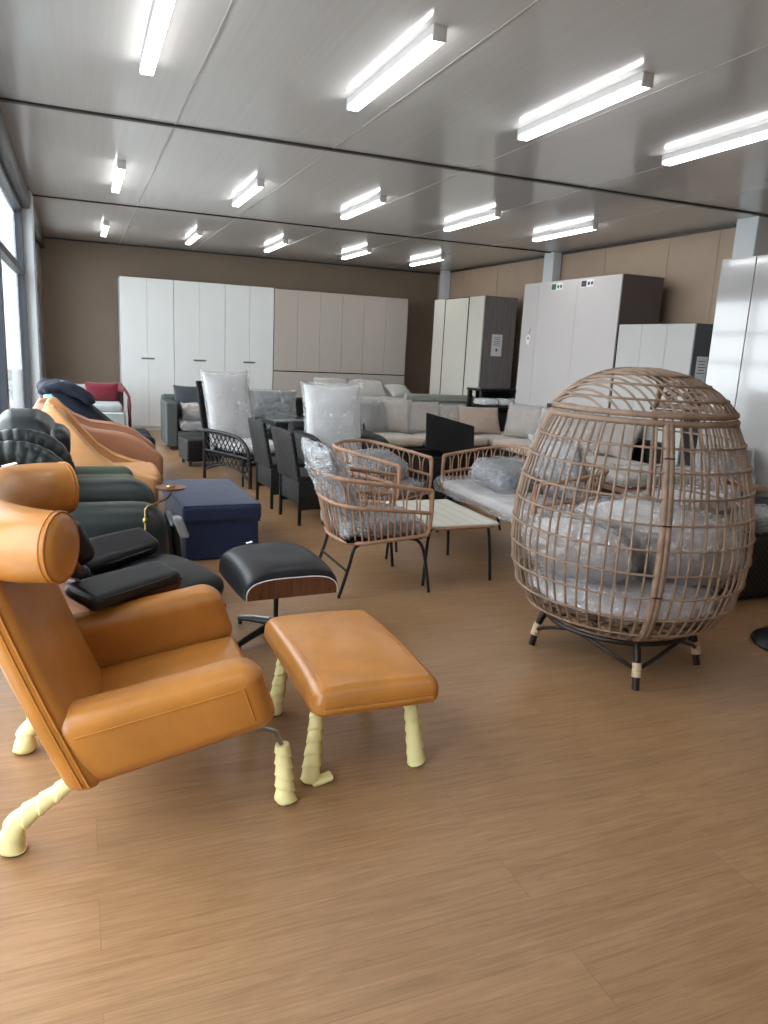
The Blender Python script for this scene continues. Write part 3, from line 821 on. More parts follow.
m = MB(); m.lathe([(0.0, 0.706), (0.05, 0.706), (0.074, 0.714), (0.08, 0.724), (0.076, 0.725), (0.05, 0.717), (0.0, 0.716)], 36, T(0.43, -0.31, 0)); tr = obj('swivel_tray', m, MAT['walnut'], gc); tr['label'] = 'small round wooden tray'
m = MB(); m.tube(catmull([(0.285, -0.472, 0.47), (0.285, -0.472, 0.575)], 3), 0.008, 8); m.lathe([(0.002, 0.565), (0.013, 0.572), (0.016, 0.582), (0.013, 0.592), (0.002, 0.60)], 14, T(0.285, -0.472, 0)); obj('post', m, MAT['brass'], tr)
m = MB(); m.tube([(0.285, -0.472, 0.59), (0.285, -0.465, 0.635), (0.30, -0.45, 0.65), (0.36, -0.38, 0.655), (0.41, -0.33, 0.665), (0.43, -0.31, 0.685), (0.43, -0.31, 0.706)], 0.006, 8); obj('swing_arm', m, MAT['brass'], tr)
m = MB(); m.lathe([(0.0, 0.7255), (0.022, 0.7255), (0.018, 0.731), (0.0, 0.731)], 16, T(0.43, -0.305, 0)); obj('inlay', m, MAT['brass'], tr)

gb = thing('armchair', 'black green leather armchair with a fat rounded headrest, behind the recliner with the tray', 'armchair', (-0.02, 5.36, 0))
m = MB(); m.rbox((-0.30, 0, 0.86), (0.34, 0.66, 0.25), 0.12, 6, 8, fn=lambda p: (p[0]-0.10*(p[2]-0.86)*2, p[1], p[2]+0.02*math.cos(p[1]*9))); obj('headrest', m, MAT['dark_green'], gb)
m = MB(); m.rbox((-0.13, -0.10, 0.80), (0.16, 0.40, 0.22), 0.078, 5, 7); obj('head_cushion', m, MAT['dark_green'], gb)
m = MB(); m.rbox((-0.27, 0, 0.50), (0.22, 0.64, 0.56), 0.09, 4, 6); obj('backrest', m, MAT['dark_green'], gb)
m = MB(); m.rbox((0.08, 0, 0.40), (0.60, 0.46, 0.24), 0.09, 5, 7, fn=lambda p: (p[0], p[1], p[2]+0.04*(1-(p[1]/0.23)**2)*(p[2] > 0.42)))
q = obj('seat_cushion', m, MAT['olive'], gb); q['label'] = 'olive seat cushion'
for s in (-1, 1):
    m = MB(); m.rbox((0.05, s*0.33, 0.33), (0.62, 0.17, 0.48), 0.08, 5, 6); obj('armrest', m, MAT['olive'], gb)
m = MB(); m.rbox((0.03, 0, 0.19), (0.58, 0.5, 0.22), 0.05, 3, 3); obj('base', m, MAT['dark_green'], gb)
for sx in (-1, 1):
    for sy in (-1, 1):
        m = MB(); m.tube([(0.03+sx*0.2, sy*0.2, 0.003), (0.03+sx*0.2, sy*0.2, 0.1)], 0.02, 8); obj('foot', m, MAT['black_plastic'], gb)

# ================================================================== TAN AND BROWN SWOOPING CHAIRS
def interp(tab, x):
    if x <= tab[0][0]: return tab[0][1]
    for (a, b), (c, d) in zip(tab, tab[1:]):
        if x <= c:
            t = (x-a)/(c-a); t = t*t*(3-2*t)*0.35 + t*0.65
            return lerp(b, d, t)
    return tab[-1][1]
def swoop_chair(label, loc, tab, mat, wid, zb=0.10):
    r = thing('swoop_lounge_chair', label, 'armchair', loc)
    xa, xb = tab[0][0], tab[-1][0]
    for s in (-1, 1):
        m = MB()
        def fn(p, s=s):
            u = p[0]; wv = p[2]; zt = interp(tab, u)
            z = lerp(zb, zt, wv)
            return (u + (0.05*(1-wv) if u < 0 else 0), s*(wid/2-0.05) + p[1] + s*0.05*math.sin(wv*PI/2) - s*0.10*(wv**2)*max(0, -u-0.05)*2, z)
        L = xb-xa
        m.rbox((0, 0, 0), (L, 0.12, 0.8), 0.055, 5, 14, fn=lambda p, f=fn, c=(xa+xb)/2: f((p[0]+c, p[1], p[2]/0.8+0.5)))
        w_ = obj('wing', m, mat, r)
        pm = MB(); pm.tube([Vector(fn((xa+0.05+(L-0.1)*i/24, s*-0.01, 1.0)))+Vector((0, -s*0.05, -0.02)) for i in range(25)], 0.006, 6); obj('piping', pm, mat, w_)
    top = interp(tab, xa)
    m = MB(); m.rbox((xa+0.10, 0, (zb+0.2+top)/2), (0.16, wid-0.12, top-zb-0.2), 0.075, 5, 8, fn=lambda p: (p[0]+0.42*(top-p[2])*0.5, p[1], p[2]-0.05*(p[1]/(wid/2))**2)); obj('backrest', m, mat, r)
    zs = interp(tab, xb)
    m = MB(); m.rbox(((xa+xb)/2+0.14, 0, zs-0.07), (0.66, wid-0.20, 0.16), 0.075, 5, 8, fn=lambda p: (p[0], p[1], p[2]+0.035*(1-(p[1]/(wid/2))**2) - 0.05*max(0, 0.1-p[0]))); obj('seat', m, mat, r)
    m = MB(); m.lathe([(0.2, 0.0), (0.2, 0.02), (0.05, 0.04), (0.04, 0.24)], 24, T(0.1, 0, 0)); obj('pedestal', m, MAT['black_metal'], r)
    return r
swoop_chair('tan leather lounge chair with a tall pointed back sweeping down to the seat', (0, 6.55, 0),
            [(-0.30, 0.90), (-0.22, 0.985), (-0.13, 0.90), (-0.05, 0.79), (0.02, 0.70), (0.14, 0.57), (0.27, 0.485), (0.42, 0.43), (0.56, 0.395)], MAT['tan'], 0.72)
swoop_chair('rose brown leather lounge chair with curved arms, beyond the tan lounge chair', (0.05, 7.49, 0),
            [(-0.46, 0.84), (-0.38, 0.90), (-0.25, 0.85), (-0.10, 0.74), (0.03, 0.68), (0.25, 0.655), (0.42, 0.60), (0.55, 0.50), (0.64, 0.43)], MAT['brown'], 0.74)

# ================================================================== NAVY FOOTSTOOL
no = thing('ottoman', 'navy blue skirted fabric ottoman with box cushion', 'ottoman', (0.87, 5.60, 0), 2)
m = MB(); m.rbox((0, 0, 0.325), (0.55, 1.04, 0.125), 0.032, 4, 9, fn=lambda p: (p[0], p[1], p[2]+0.014*(1-(p[0]/0.28)**2)*(1-(p[1]/0.53)**2)*(p[2] > 0.33)))
c_ = obj('cushion', m, MAT['navy'], no)
pm = MB()
for z in (0.382, 0.268):
    pm.tube([(sx*0.263, sy*0.507, z) for sx, sy in ((-1, -1), (1, -1), (1, 1), (-1, 1))], 0.005, 6, cyc=True)
obj('piping', pm, MAT['navy'], c_)
sk = MB(); N = 96; vs = []; fs = []
def rect(a, hx, hy):
    c, s = math.cos(a), math.sin(a); k = 1/max(abs(c)/hx, abs(s)/hy); return c*k, s*k
for j, (z, g) in enumerate(((0.262, 1.0), (0.2, 1.0), (0.12, 1.012), (0.012, 1.025))):
    for i in range(N):
        x, y = rect(2*PI*i/N, 0.262*g, 0.505*g); d = 0.006*math.sin(i*1.7+j*0.4)*j/3
        vs.append((x*(1+d), y*(1+d*0.6), z))
for j in range(3):
    for i in range(N): fs.append((j*N+i, (j+1)*N+i, (j+1)*N+(i+1) % N, j*N+(i+1) % N))
fs.append(tuple(range(N))); fs.append(tuple(3*N+i for i in range(N))[::-1])
sk.add(vs, fs); obj('skirt', sk, MAT['navy'], no, angle=50)
m = MB()
for sx in (-1, 1):
    for sy in (-1, 1): pass
m.box((0, 0, 0.006), (0.46, 0.9, 0.012)); obj('base', m, MAT['black_plastic'], no)

# ================================================================== NAVY VELVET CHAIR
nv = thing('reclining_chair', 'midnight blue velvet chair with a high draped back and low seat', 'armchair', (0.15, 8.55, 0))
def fold(p, a=0.018, f=16):
    d = a*noise.noise(Vector((p[0]*3, p[1]*f*0.35, p[2]*3))) + 0.5*a*noise.noise(Vector((p[0]*9, p[1]*f, p[2]*6)))
    return d
m = MB()
def fnv(p):
    x, y, z = p
    k = (z-0.30)/0.72
    xx = lerp(0.16, -0.42, k) + x*(1.25-0.5*k) + (0.20*max(0, 1-k)**1.5 if x > 0 else 0)
    d = fold(p, 0.03)
    return (xx+d, y*(1.02-0.1*k)+d, z+d*0.6 - 0.05*(y/0.4)**2*k)
m.rbox((0, 0, 0.65), (0.26, 0.80, 0.72), 0.10, 5, 12, fn=fnv); b_ = obj('backrest', m, MAT['navy_velvet'], nv)
m = MB(); m.rbox((-0.30, -0.06, 0.93), (0.50, 0.70, 0.13), 0.06, 4, 12, fn=lambda p: (p[0]-0.10*(p[1]+0.1)+fold(p, 0.05), p[1]+fold(p, 0.03), p[2]+fold(p, 0.06)-0.55*max(0, p[0]+0.26)-0.10*max(0, -p[0]-0.4)))
obj('head_throw', m, MAT['navy_velvet'], nv)
m = MB(); m.rbox((0.30, 0, 0.37), (0.52, 0.82, 0.20), 0.085, 5, 12, fn=lambda p: (p[0]+fold(p, 0.02), p[1], p[2]+fold(p, 0.035))); obj('seat', m, MAT['navy_velvet'], nv)
m = MB(); m.rbox((0.12, 0, 0.16), (0.72, 0.72, 0.26), 0.06, 3, 5); obj('base', m, MAT['navy_velvet'], nv)
for s in (-1, 1):
    m = MB(); m.tube([(0.38, s*0.28, 0.005), (0.36, s*0.27, 0.06)], 0.02, 8); obj('leg', m, MAT['black_plastic'], nv)
tg = MB(); tg.box((0, 0, 0), (0.05, 0.05, 0.003)); tgo = tag(obj('price_tag', tg, MAT['paper'], None, False), 'small white tag on the back of the midnight blue velvet chair', 'tag')
tgo.matrix_world = T(-0.16, 8.38, 1.004) @ RX(20)

# ================================================================== PALE GREY SOFA WITH RED THROW
gs = thing('sofa', 'pale grey upholstered sofa with red throw, in the corner by the window', 'sofa', (0.05, 11.5, 0))
m = MB(); m.rbox((0, 0, 0.25), (1.06, 0.8, 0.38), 0.03, 3, 5); obj('base', m, MAT['grey_fabric'], gs)
m = MB(); m.rbox((0, -0.02, 0.485), (1.0, 0.74, 0.11), 0.05, 4, 7); obj('seat_cushion', m, MAT['grey_fabric'], gs)
pm = MB(); pm.tube([(x*0.1-0.5, -0.402, 0.43) for x in range(11)], 0.006, 6); obj('piping', pm, MAT['white_fabric'], gs)
m = MB(); m.rbox((0, 0.45, 0.45), (1.10, 0.16, 0.62), 0.07, 4, 7); obj('backrest', m, MAT['grey_fabric'], gs)
for s in (-1, 1):
    m = MB(); m.tube([(s*0.45, -0.32, 0.005), (s*0.45, -0.32, 0.07)], 0.022, 8); obj('leg', m, MAT['black_plastic'], gs)
# throw draped over the back and the right end
m = MB(); NU, NVV = 40, 16
def thr(u, v):
    # u along the back then down the right end, v across front->rear
    s = u*1.75
    if s < 1.15: x, zz = -0.62+s, 0.775 + 0.015*math.sin(s*7)
    else: x, zz = 0.53 + 0.10*min(1, (s-1.15)/0.15), 0.775 - (s-1.15)*1.0
    y = lerp(0.33, 0.55, v) - (0.25*(1-v)*max(0, min(1, (s-1.0)/0.3)))
    dip = -0.12*(1-v)**2 if s < 1.15 else 0
    d = 0.02*noise.noise(Vector((u*9, v*4, 1)))
    return (x+0.05+d, 11.5+y+d, zz+dip+d)
m.grid(thr, NU, NVV)
th = obj('throw_blanket', m, MAT['maroon'], None); tag(th, 'dark red throw blanket over the back and arm of the pale grey sofa', 'blanket')
so = th.modifiers.new('thick', 'SOLIDIFY'); so.thickness = 0.02
m = MB(); m.pillow(0.46, 0.28, 0.14, 14, 0.06, 0.006, 3)
pl = obj('throw_pillow', m, MAT['maroon'], None); tag(pl, 'dark red cushion standing on the pale grey sofa', 'cushion'); pl.matrix_world = T(0.29, 11.74, 0.675) @ RX(14)
m = MB(); m.pillow(0.32, 0.26, 0.13, 12, 0.06, 0.006, 5)
pl = obj('throw_pillow', m, MAT['teal'], None); tag(pl, 'pale teal cushion at the window end of the grey sofa', 'cushion'); pl.matrix_world = T(-0.33, 11.72, 0.66) @ RX(12) @ RZ(10)
# ================================================================== RATTAN SET
def rail_path(hw, xf, xb, zf, zb, bul=0.0, n=81, corner=0.16):
    """horseshoe from the right front end round the back to the left front end"""
    pts = []
    side = [(xf, -hw), (lerp(xf, xb, 0.35), -hw-bul), (lerp(xf, xb, 0.7), -hw-bul*0.8), (xb+corner*0.62, -hw+corner*0.05), (xb+corner*0.17, -hw+corner*0.42), (xb, -hw+corner*1.1)]
    L = abs(xf-xb)
    def zz(x): return lerp(zf, zb, ((xf-x)/L)**0.9 if xf > x else 0)
    half = [(x, y, zz(x)) for x, y in side]
    mid = [(xb-0.012, 0, zb+0.004)]
    full = half + ([(xb-0.006, -hw*0.45, zb)] if hw > 0.4 else []) + mid + ([(xb-0.006, hw*0.45, zb)] if hw > 0.4 else []) + [(x, -y, z) for x, y, z in half[::-1]]
    return resample(catmull(full, 10), n)
def rattan_seat(name, label, cat, loc, rz, hw, group=None, nl=18, legs_mid=False):
    r = thing(name, label, cat, loc, rz, group)
    N = nl*8+1
    top = rail_path(hw, 0.285, -0.36, 0.655, 0.745, 0.012, N)
    mid = rail_path(hw, 0.285, -0.315, 0.515, 0.575, 0.008, N)
    bot = rail_path(hw-0.008, 0.275, -0.255, 0.375, 0.335, 0.0, N)
    m = MB(); m.tube(top, 0.0135, 8); obj('top_rail', m, MAT['rattan'], r)
    m = MB(); m.tube(mid, 0.0125, 8); obj('middle_rail', m, MAT['rattan'], r)
    m = MB(); m.tube(bot + [bot[0]*1.0] if False else bot, 0.013, 8); m.tube([bot[0], bot[-1]], 0.013, 8); obj('bottom_rail', m, MAT['rattan'], r)
    for e in (0, -1):
        m = MB(); m.tube(catmull([top[e], mid[e]+Vector((0.003, 0, 0)), lerp(mid[e], bot[e], 0.75)+Vector((0.004, 0, 0)), bot[e]+Vector((-0.015, 0, 0))], 5), 0.0135, 8); obj('front_post', m, MAT['rattan'], r)
    m = MB()
    for i in range(nl):
        a, b = i*8+0.9, i*8+7.1
        def at(P, s):
            k = int(s); f = s-k; return P[k].lerp(P[min(k+1, N-1)], f)
        lp = []
        for q in range(15):
            t = q/14; ang = PI*t
            s = lerp(a, b, (1-math.cos(ang))/2); h = math.sin(ang)**0.55
            lp.append(at(mid, s).lerp(at(top, s), h*0.975))
        m.tube(lp, 0.0048, 6)
    obj('loop_canes', m, MAT['rattan'], r)
    m = MB()
    for i in range(nl*2):
        s = i*4+2 if i % 2 == 0 else i*4+2
        m.tube([at(bot, s), at(mid, s)], 0.0055, 6)
    obj('spindles', m, MAT['rattan'], r)
    # seat platform
    m = MB(); m.box((0.0, 0, 0.352), (0.5, hw*2-0.06, 0.012)); obj('seat_slats', m, MAT['black_metal'], r, False)
    m = MB()
    m.tube([(0.24, -hw+0.05, 0.352), (0.24, hw-0.05, 0.352)], 0.011, 8); m.tube([(-0.2, -hw+0.06, 0.335), (-0.2, hw-0.06, 0.335)], 0.011, 8)
    for s in (-1, 1): m.tube([(0.24, s*(hw-0.05), 0.352), (-0.2, s*(hw-0.06), 0.335)], 0.011, 8)
    f = obj('underframe', m, MAT['black_metal'], r)
    for s in (-1, 1):
        m = MB(); m.tube(catmull([(0.14, s*(hw-0.05), 0.35), (0.22, s*(hw-0.035), 0.335), (0.262, s*(hw-0.015), 0.25), (0.30, s*(hw+0.005), 0.003)], 7), 0.0105, 8); obj('leg', m, MAT['black_metal'], r)
        m = MB(); m.tube(catmull([(-0.10, s*(hw-0.06), 0.335), (-0.19, s*(hw-0.05), 0.31), (-0.225, s*(hw-0.045), 0.2), (-0.29, s*(hw-0.035), 0.003)], 7), 0.0105, 8); obj('leg', m, MAT['black_metal'], r)
    m = MB(); m.tube([(-0.245, -(hw-0.045), 0.17), (-0.245, hw-0.045, 0.17)], 0.008, 8); obj('brace', m, MAT['black_metal'], r)
    return r
R1 = (1.70, 4.36, 0); R2 = (2.20, 5.42, 0); R3 = (3.06, 4.83, 0)
rattan_seat('rattan_armchair', 'nearest rattan armchair with arched canes, in front of the white topped table', 'armchair', R1, 1, 0.285, 'rattan armchairs')
q_ = rattan_seat('rattan_armchair', 'rattan armchair with arched canes behind the nearest one, its open side turned to the table', 'armchair', R2, -50, 0.285, 'rattan armchairs'); pass
rattan_seat('rattan_sofa', 'long rattan sofa with arched canes and film covered seat, beside the egg chair', 'sofa', R3, 180, 0.69, None, 32)

def wrapped(o_label, name, cat, mbc, mbf, matc, matf, M, group=None):
    o = obj(name, mbc, matc, None, True, 80); tag(o, o_label, cat, group)
    f = obj('plastic_wrap', mbf, matf, o, True, 80); f['label'] = 'clear plastic wrapping'
    o.matrix_world = M; return o
def pad_mb(w, d, h, r, rough=0.0, seed=0, puff=0.02, grow=0.0):
    m = MB()
    def fn(p):
        x, y, z = p
        k = max(0, (1-(2*x/w)**2))*max(0, (1-(2*y/d)**2))
        q = Vector((x, y, z + puff*k*(1 if z > 0 else -0.3)))
        if rough:
            nn = Vector((noise.noise(q*11+Vector((seed, 0, 0))), noise.noise(q*11+Vector((0, seed, 5))), noise.noise(q*13+Vector((7, 0, seed)))))
            n2 = Vector((noise.noise(q*26+Vector((seed, 3, 0))), noise.noise(q*26+Vector((1, seed, 5))), noise.noise(q*28+Vector((4, 0, seed)))))
            q += nn*rough + n2*rough*0.5
        return q
    m.rbox((0, 0, 0), (w+grow, d+grow, h+grow), min(r, (h+grow)/2.02), 5, 16 if rough else 7, fn=fn); return m
def pil(w, h, t, rough=0.0, seed=0, grow=0.0, n=18):
    m = MB(); m.pillow(w+grow, h+grow, t+grow, n if not rough else 40, 0.07, rough, seed); return m
def blob(w, d, h, rough, seed, grow=0, e=2.4):
    m = MB()
    def fn(p):
        q = Vector(p).normalized()
        ex = lambda c: math.copysign(abs(c)**(2/e), c)
        if e != 2.4: q = Vector((ex(q.x), ex(q.y), q.z))
        q2 = Vector((q.x*(w+grow)/2, q.y*(d+grow)/2, math.copysign(abs(q.z)**0.8, q.z)*(h+grow)/2))
        if rough:
            s = Vector((seed*1.7, seed, -seed))
            q2 += q*rough*1.3*(noise.noise(Vector((q2.x*7, q2.y*7, q2.z*3))+s)+0.9*(0.45-2*abs(noise.noise(Vector((q2.x*12, q2.y*12, q2.z*5))+s)))+0.5*(0.4-2*abs(noise.noise(q2*24+s))))
        return q2
    m.rbox((0, 0, 0), (1, 1, 1), 0.02, 1, 40 if rough else 14, fn=fn); return m
# seat pads
wrapped('grey seat pad in clear film in the nearest rattan armchair', 'seat_pad', 'cushion', pad_mb(0.50, 0.50, 0.085, 0.03), pad_mb(0.50, 0.50, 0.085, 0.03, 0.016, 3, 0.02, 0.03),
        MAT['mid_grey'], MAT['film'], T(R1[0]-0.0, R1[1], 0.418))
wrapped('grey seat pad in clear film in the second rattan armchair', 'seat_pad', 'cushion', pad_mb(0.50, 0.50, 0.085, 0.03), pad_mb(0.50, 0.50, 0.085, 0.03, 0.016, 8, 0.02, 0.03),
        MAT['mid_grey'], MAT['film'], T(R2[0], R2[1], 0.418) @ RZ(-50))
# back cushions
wrapped('charcoal back cushion in bulging clear film standing in the nearest rattan armchair', 'back_cushion', 'cushion', pil(0.52, 0.48, 0.14), pil(0.54, 0.50, 0.16, 0.022, 2, 0.03, 26),
        MAT['mid_grey'], MAT['film_grey'], T(R1[0]-0.26, R1[1]+0.02, 0.675) @ RY(-27) @ RZ(90))
wrapped('grey plump cushion in clear film lying in the second rattan armchair', 'back_cushion', 'cushion', blob(0.34, 0.48, 0.17, 0, 0, 0, 4.2), blob(0.35, 0.49, 0.18, 0.012, 6, 0.03, 4.2),
        MAT['charcoal'], MAT['film_grey'], T(R2[0]-0.02, R2[1]+0.03, 0.575) @ RZ(-50) @ RY(24))
# long seat film of the sofa
wrapped('long seat pad of the rattan sofa wrapped in loose hazy film', 'seat_pad', 'cushion', pad_mb(0.52, 1.26, 0.075, 0.03), pad_mb(0.60, 1.36, 0.085, 0.035, 0.028, 5, 0.02, 0.03),
        MAT['silver'], MAT['film_grey'], T(R3[0]-0.055, R3[1], 0.425))
wrapped('charcoal pillow in shiny film at the far end of the rattan sofa', 'throw_pillow', 'cushion', blob(0.54, 0.44, 0.17, 0, 0, 0, 4.2), blob(0.55, 0.45, 0.18, 0.012, 9, 0.03, 4.2),
        MAT['charcoal'], MAT['film_grey'], T(3.10, 4.98, 0.572) @ RZ(14) @ RX(14))
wrapped('grey cushion in film at the near end of the rattan sofa, behind the egg chair', 'throw_pillow', 'cushion', pil(0.52, 0.46, 0.17), pil(0.54, 0.48, 0.18, 0.022, 12, 0.03, 24),
        MAT['mid_grey'], MAT['film_grey'], T(3.22, 4.50, 0.69) @ RZ(96) @ RX(-24))
# table
tb = thing('coffee_table', 'low table with white boarded top, rattan rim and bent black legs', 'table', (2.275, 4.53, 0))
m = MB(); m.rbox((0, 0, 0.408), (0.50, 0.78, 0.022), 0.010, 3, 8); t_ = obj('tabletop', m, MAT['cream_lacquer'], tb)
m = MB()
for i in range(6): m.box((-0.22+i*0.088, 0, 0.4195), (0.002, 0.76, 0.0012))
obj('groove', m, MAT['grey_fabric'], t_, False)
m = MB(); P = []
for i in range(72):
    a = 2*PI*i/72; c, s = math.cos(a), math.sin(a); e = 0.28
    P.append((0.253*math.copysign(abs(c)**e, c), 0.393*math.copysign(abs(s)**e, s), 0.398))
m.tube(P, 0.012, 8, cyc=True); obj('rim', m, MAT['rattan'], tb)
for sx in (-1, 1):
    for sy in (-1, 1):
        m = MB(); m.tube(catmull([(sx*0.13, sy*0.29, 0.39), (sx*0.20, sy*0.30, 0.375), (sx*0.225, sy*0.305, 0.31), (sx*0.25, sy*0.32, 0.003)], 7), 0.0105, 8); obj('leg', m, MAT['black_metal'], tb)
m = MB()
for sy in (-1, 1): m.tube([(-0.14, sy*0.29, 0.388), (0.14, sy*0.29, 0.388)], 0.009, 8)
obj('underframe', m, MAT['black_metal'], tb)

# ================================================================== EGG CHAIR
EC = (2.525, 2.925, 0)
eg = thing('egg_chair', 'large woven rattan egg chair with domed top on a four legged black base', 'egg chair', EC)
PROF = [(0.225, 0.345), (0.25, 0.415), (0.30, 0.474), (0.39, 0.526), (0.51, 0.556), (0.64, 0.567), (0.78, 0.560), (0.92, 0.536), (1.05, 0.502), (1.16, 0.461), (1.24, 0.424)]
DOME = [(1.24, 0.424), (1.285, 0.385), (1.335, 0.325), (1.378, 0.25), (1.41, 0.165), (1.427, 0.08), (1.432, 0.0)]
def rz_(z, tab=PROF): 
    if z <= tab[0][0]: return tab[0][1]
    for (a, b), (c, d) in zip(tab, tab[1:]):
        if z <= c: return lerp(b, d, (z-a)/(c-a))
    return tab[-1][1]
def pol(r, az, z): a = math.radians(az); return Vector((r*math.cos(a), r*math.sin(a), z))
zs = [0.225+(1.24-0.225)*i/24 for i in range(25)]
OA, OB = 40, 139      # the opening
def merid(az, z0=0.225, z1=1.24, k=25, off=0.0):
    return [pol(rz_(z0+(z1-z0)*i/(k-1))+off, az, z0+(z1-z0)*i/(k-1)) for i in range(k)]
def arcring(z, a0, a1, off=0.0, k=60):
    return [pol(rz_(z)+off, a0+(a1-a0)*i/(k-1), z) for i in range(k)]
# woven side panels (two halves bolted together at the back) : canes + rings
SP = 245
for (a0, a1) in ((OB, SP-1.2), (SP+1.2, OA+360)):
    m = MB(); n = round((a1-a0)/5.9)
    for i in range(1, n): 
        az = a0+(a1-a0)*i/n; wob = 0.7*math.sin(i*2.3)
        m.tube([pol(rz_(z), az + wob*math.sin((z-0.225)*3.1), z) for z in zs], 0.0056, 6)
    pn = obj('side_panel', m, MAT['egg_rattan'], eg)
    for z in (0.29, 0.385, 0.49, 0.60, 0.71, 0.82, 0.93, 1.04, 1.14):
        q = MB(); q.tube(arcring(z, a0, a1, 0.008), 0.0048, 6)
        for i in range(1, n):
            az = a0+(a1-a0)*i/n + 0.7*math.sin(i*2.3)*math.sin((z-0.225)*3.1)
            c = pol(rz_(z)+0.003, az, z); q.rbox(c, (0.019, 0.019, 0.015), 0.006, 1, 1)
        obj('ring_cane', q, MAT['egg_rattan'], pn)
def wound(path, r, mat, parent, name='frame_pole', period=2):
    P = resample(path, 150); m = MB()
    m.tube(P, [r*(1+0.09*math.sin(i*2.2)) for i in range(len(P))], 9)
    return obj(name, m, mat, parent)
for az in (SP-1.15, SP+1.15, OA, OB): wound(merid(az), 0.0155, MAT['egg_rattan'], eg)
for z in (0.5, 0.82, 1.1):
    m = MB(); c = pol(rz_(z)+0.012, SP, z); m.rbox((0, 0, 0), (0.014, 0.045, 0.006), 0.002, 1, 1, M=T(*c) @ RZ(SP)); obj('bolt_tie', m, MAT['brown_metal'], eg)
wound(arcring(1.24, OB, OA+360, 0.0, 90), 0.015, MAT['egg_rattan'], eg, 'upper_ring')
wound([p+Vector((0, 0, 0.034)) for p in arcring(1.24, OB, OA+360, -0.006, 90)], 0.0145, MAT['egg_rattan'], eg, 'dome_ring')
wound([pol(0.345, 360*i/60, 0.225) for i in range(61)], 0.013, MAT['egg_rattan'], eg, 'bottom_ring')
# low sill and short canes in the opening
wound(arcring(0.42, OA, OB, 0.0, 30), 0.014, MAT['egg_rattan'], eg, 'sill')
m = MB()
for i in range(1, 15): m.tube([pol(rz_(z), OA+(OB-OA)*i/15, z) for z in (0.225, 0.28, 0.33, 0.38, 0.42)], 0.0062, 6)
obj('sill_canes', m, MAT['egg_rattan'], eg)
# seat grid
m = MB()
for i in range(-7, 8):
    q = i*0.059; h = math.sqrt(max(0, 0.42**2-q*q)); m.tube([(q, -h, 0.275), (q, h, 0.275)], 0.0055, 6); m.tube([(-h, q, 0.283), (h, q, 0.283)], 0.0055, 6)
obj('seat_grid', m, MAT['egg_rattan'], eg)
# dome: ribs running front to back plus rings, cut by the arch of the opening
def dz(r):
    tab = [(b, a) for a, b in DOME][::-1]
    for (a, b), (c, d) in zip(tab, tab[1:]):
        if r <= c: return lerp(b, d, (r-a)/(c-a) if c > a else 0)
    return tab[-1][1]
def ycut(z): return lerp(0.28, 0.12, (z-1.24)/0.18)
m = MB(); lift = 0.034
archpts = []
for i in range(-11, 12):
    x = i*0.0375; hy = math.sqrt(max(0, 0.426**2-x*x)); L = []
    y = -hy
    while y <= hy:
        r = math.hypot(x, y); z = dz(min(r, 0.4279))
        if y > ycut(z): break
        L.append(Vector((x, y, z+lift))); y += 0.02
    if len(L) > 2:
        m.tube(L, 0.006, 6)
        archpts.append(L[-1])
dm = obj('dome_panel', m, MAT['egg_rattan'], eg)
for rr in (0.375, 0.29, 0.20):
    z = dz(rr); L = []
    a0 = 90
    yc = ycut(z)
    half = math.degrees(math.acos(min(1, yc/rr))) if yc < rr else 0
    seg = [90+half + (360-2*half)*i/60 for i in range(61)]
    q = MB(); q.tube([pol(rr+0.003, a, z+lift+0.008) for a in seg], 0.0055, 6, cyc=(half == 0)); obj('ring_cane', q, MAT['egg_rattan'], dm)
# a second set of slanting canes on the window-away half
q = MB()
for i in range(9):
    a0 = -75+i*12; L = []
    for k_ in range(16):
        t = k_/15; rr = lerp(0.425, 0.06, t); a = a0 + 75*t
        p = pol(rr, a, dz(rr)+lift+0.004)
        if p.y > ycut(p.z-lift): break
        L.append(p)
    if len(L) > 3: q.tube(L, 0.0052, 6)
obj('slanting_canes', q, MAT['egg_rattan'], dm)
pA, pB = pol(0.42, OA, 1.274), pol(0.42, OB, 1.274)
arc = sorted(archpts, key=lambda p: -p.x)
wound([pA] + [p for p in arc if abs(p.x) < 0.29] + [pB], 0.015, MAT['egg_rattan'], eg, 'opening_arch')
for az in (OA+2, OB-1.5):
    m = MB(); m.rbox((0, 0, 0), (0.045, 0.03, 0.022), 0.006, 2, 1, M=T(*pol(0.435, az, 1.258)) @ RZ(az)); obj('clamp', m, MAT['black_metal'], eg)
# base
m = MB(); m.tube([pol(0.352, 360*i/48, 0.204) for i in range(48)], 0.0135, 8, cyc=True); m.tube([pol(0.352, 64, 0.203), pol(0.352, 244, 0.203)], 0.012, 8); m.tube([pol(0.352, 154, 0.203), pol(0.352, 334, 0.203)], 0.012, 8)
obj('base_ring', m, MAT['brown_metal'], eg)
LA = [246, 146.5, 327, 66]
for az in LA:
    m = MB(); m.tube(catmull([pol(0.31, az, 0.203), pol(0.355, az, 0.195), pol(0.385, az, 0.14), pol(0.415, az, 0.003)], 7), 0.0175, 10); l = obj('leg', m, MAT['brown_metal'], eg)
    m = MB(); P = catmull([pol(0.389, az, 0.125), pol(0.396, az, 0.10), pol(0.405, az, 0.06)], 8)
    m.tube(P, [0.0225*(1+0.07*math.sin(i*2.2)) for i in range(len(P))], 10); w_ = obj('rattan_binding', m, MAT['wrap_rattan'], l)
    for s in (-1, 1):
        m = MB(); m.tube(catmull([pol(0.392, az+s*1.5, 0.095), pol(0.37, az+s*14, 0.135), pol(0.352, az+s*28, 0.170), pol(0.350, az+s*42, 0.198)], 6), 0.0095, 8); obj('brace', m, MAT['brown_metal'], l)
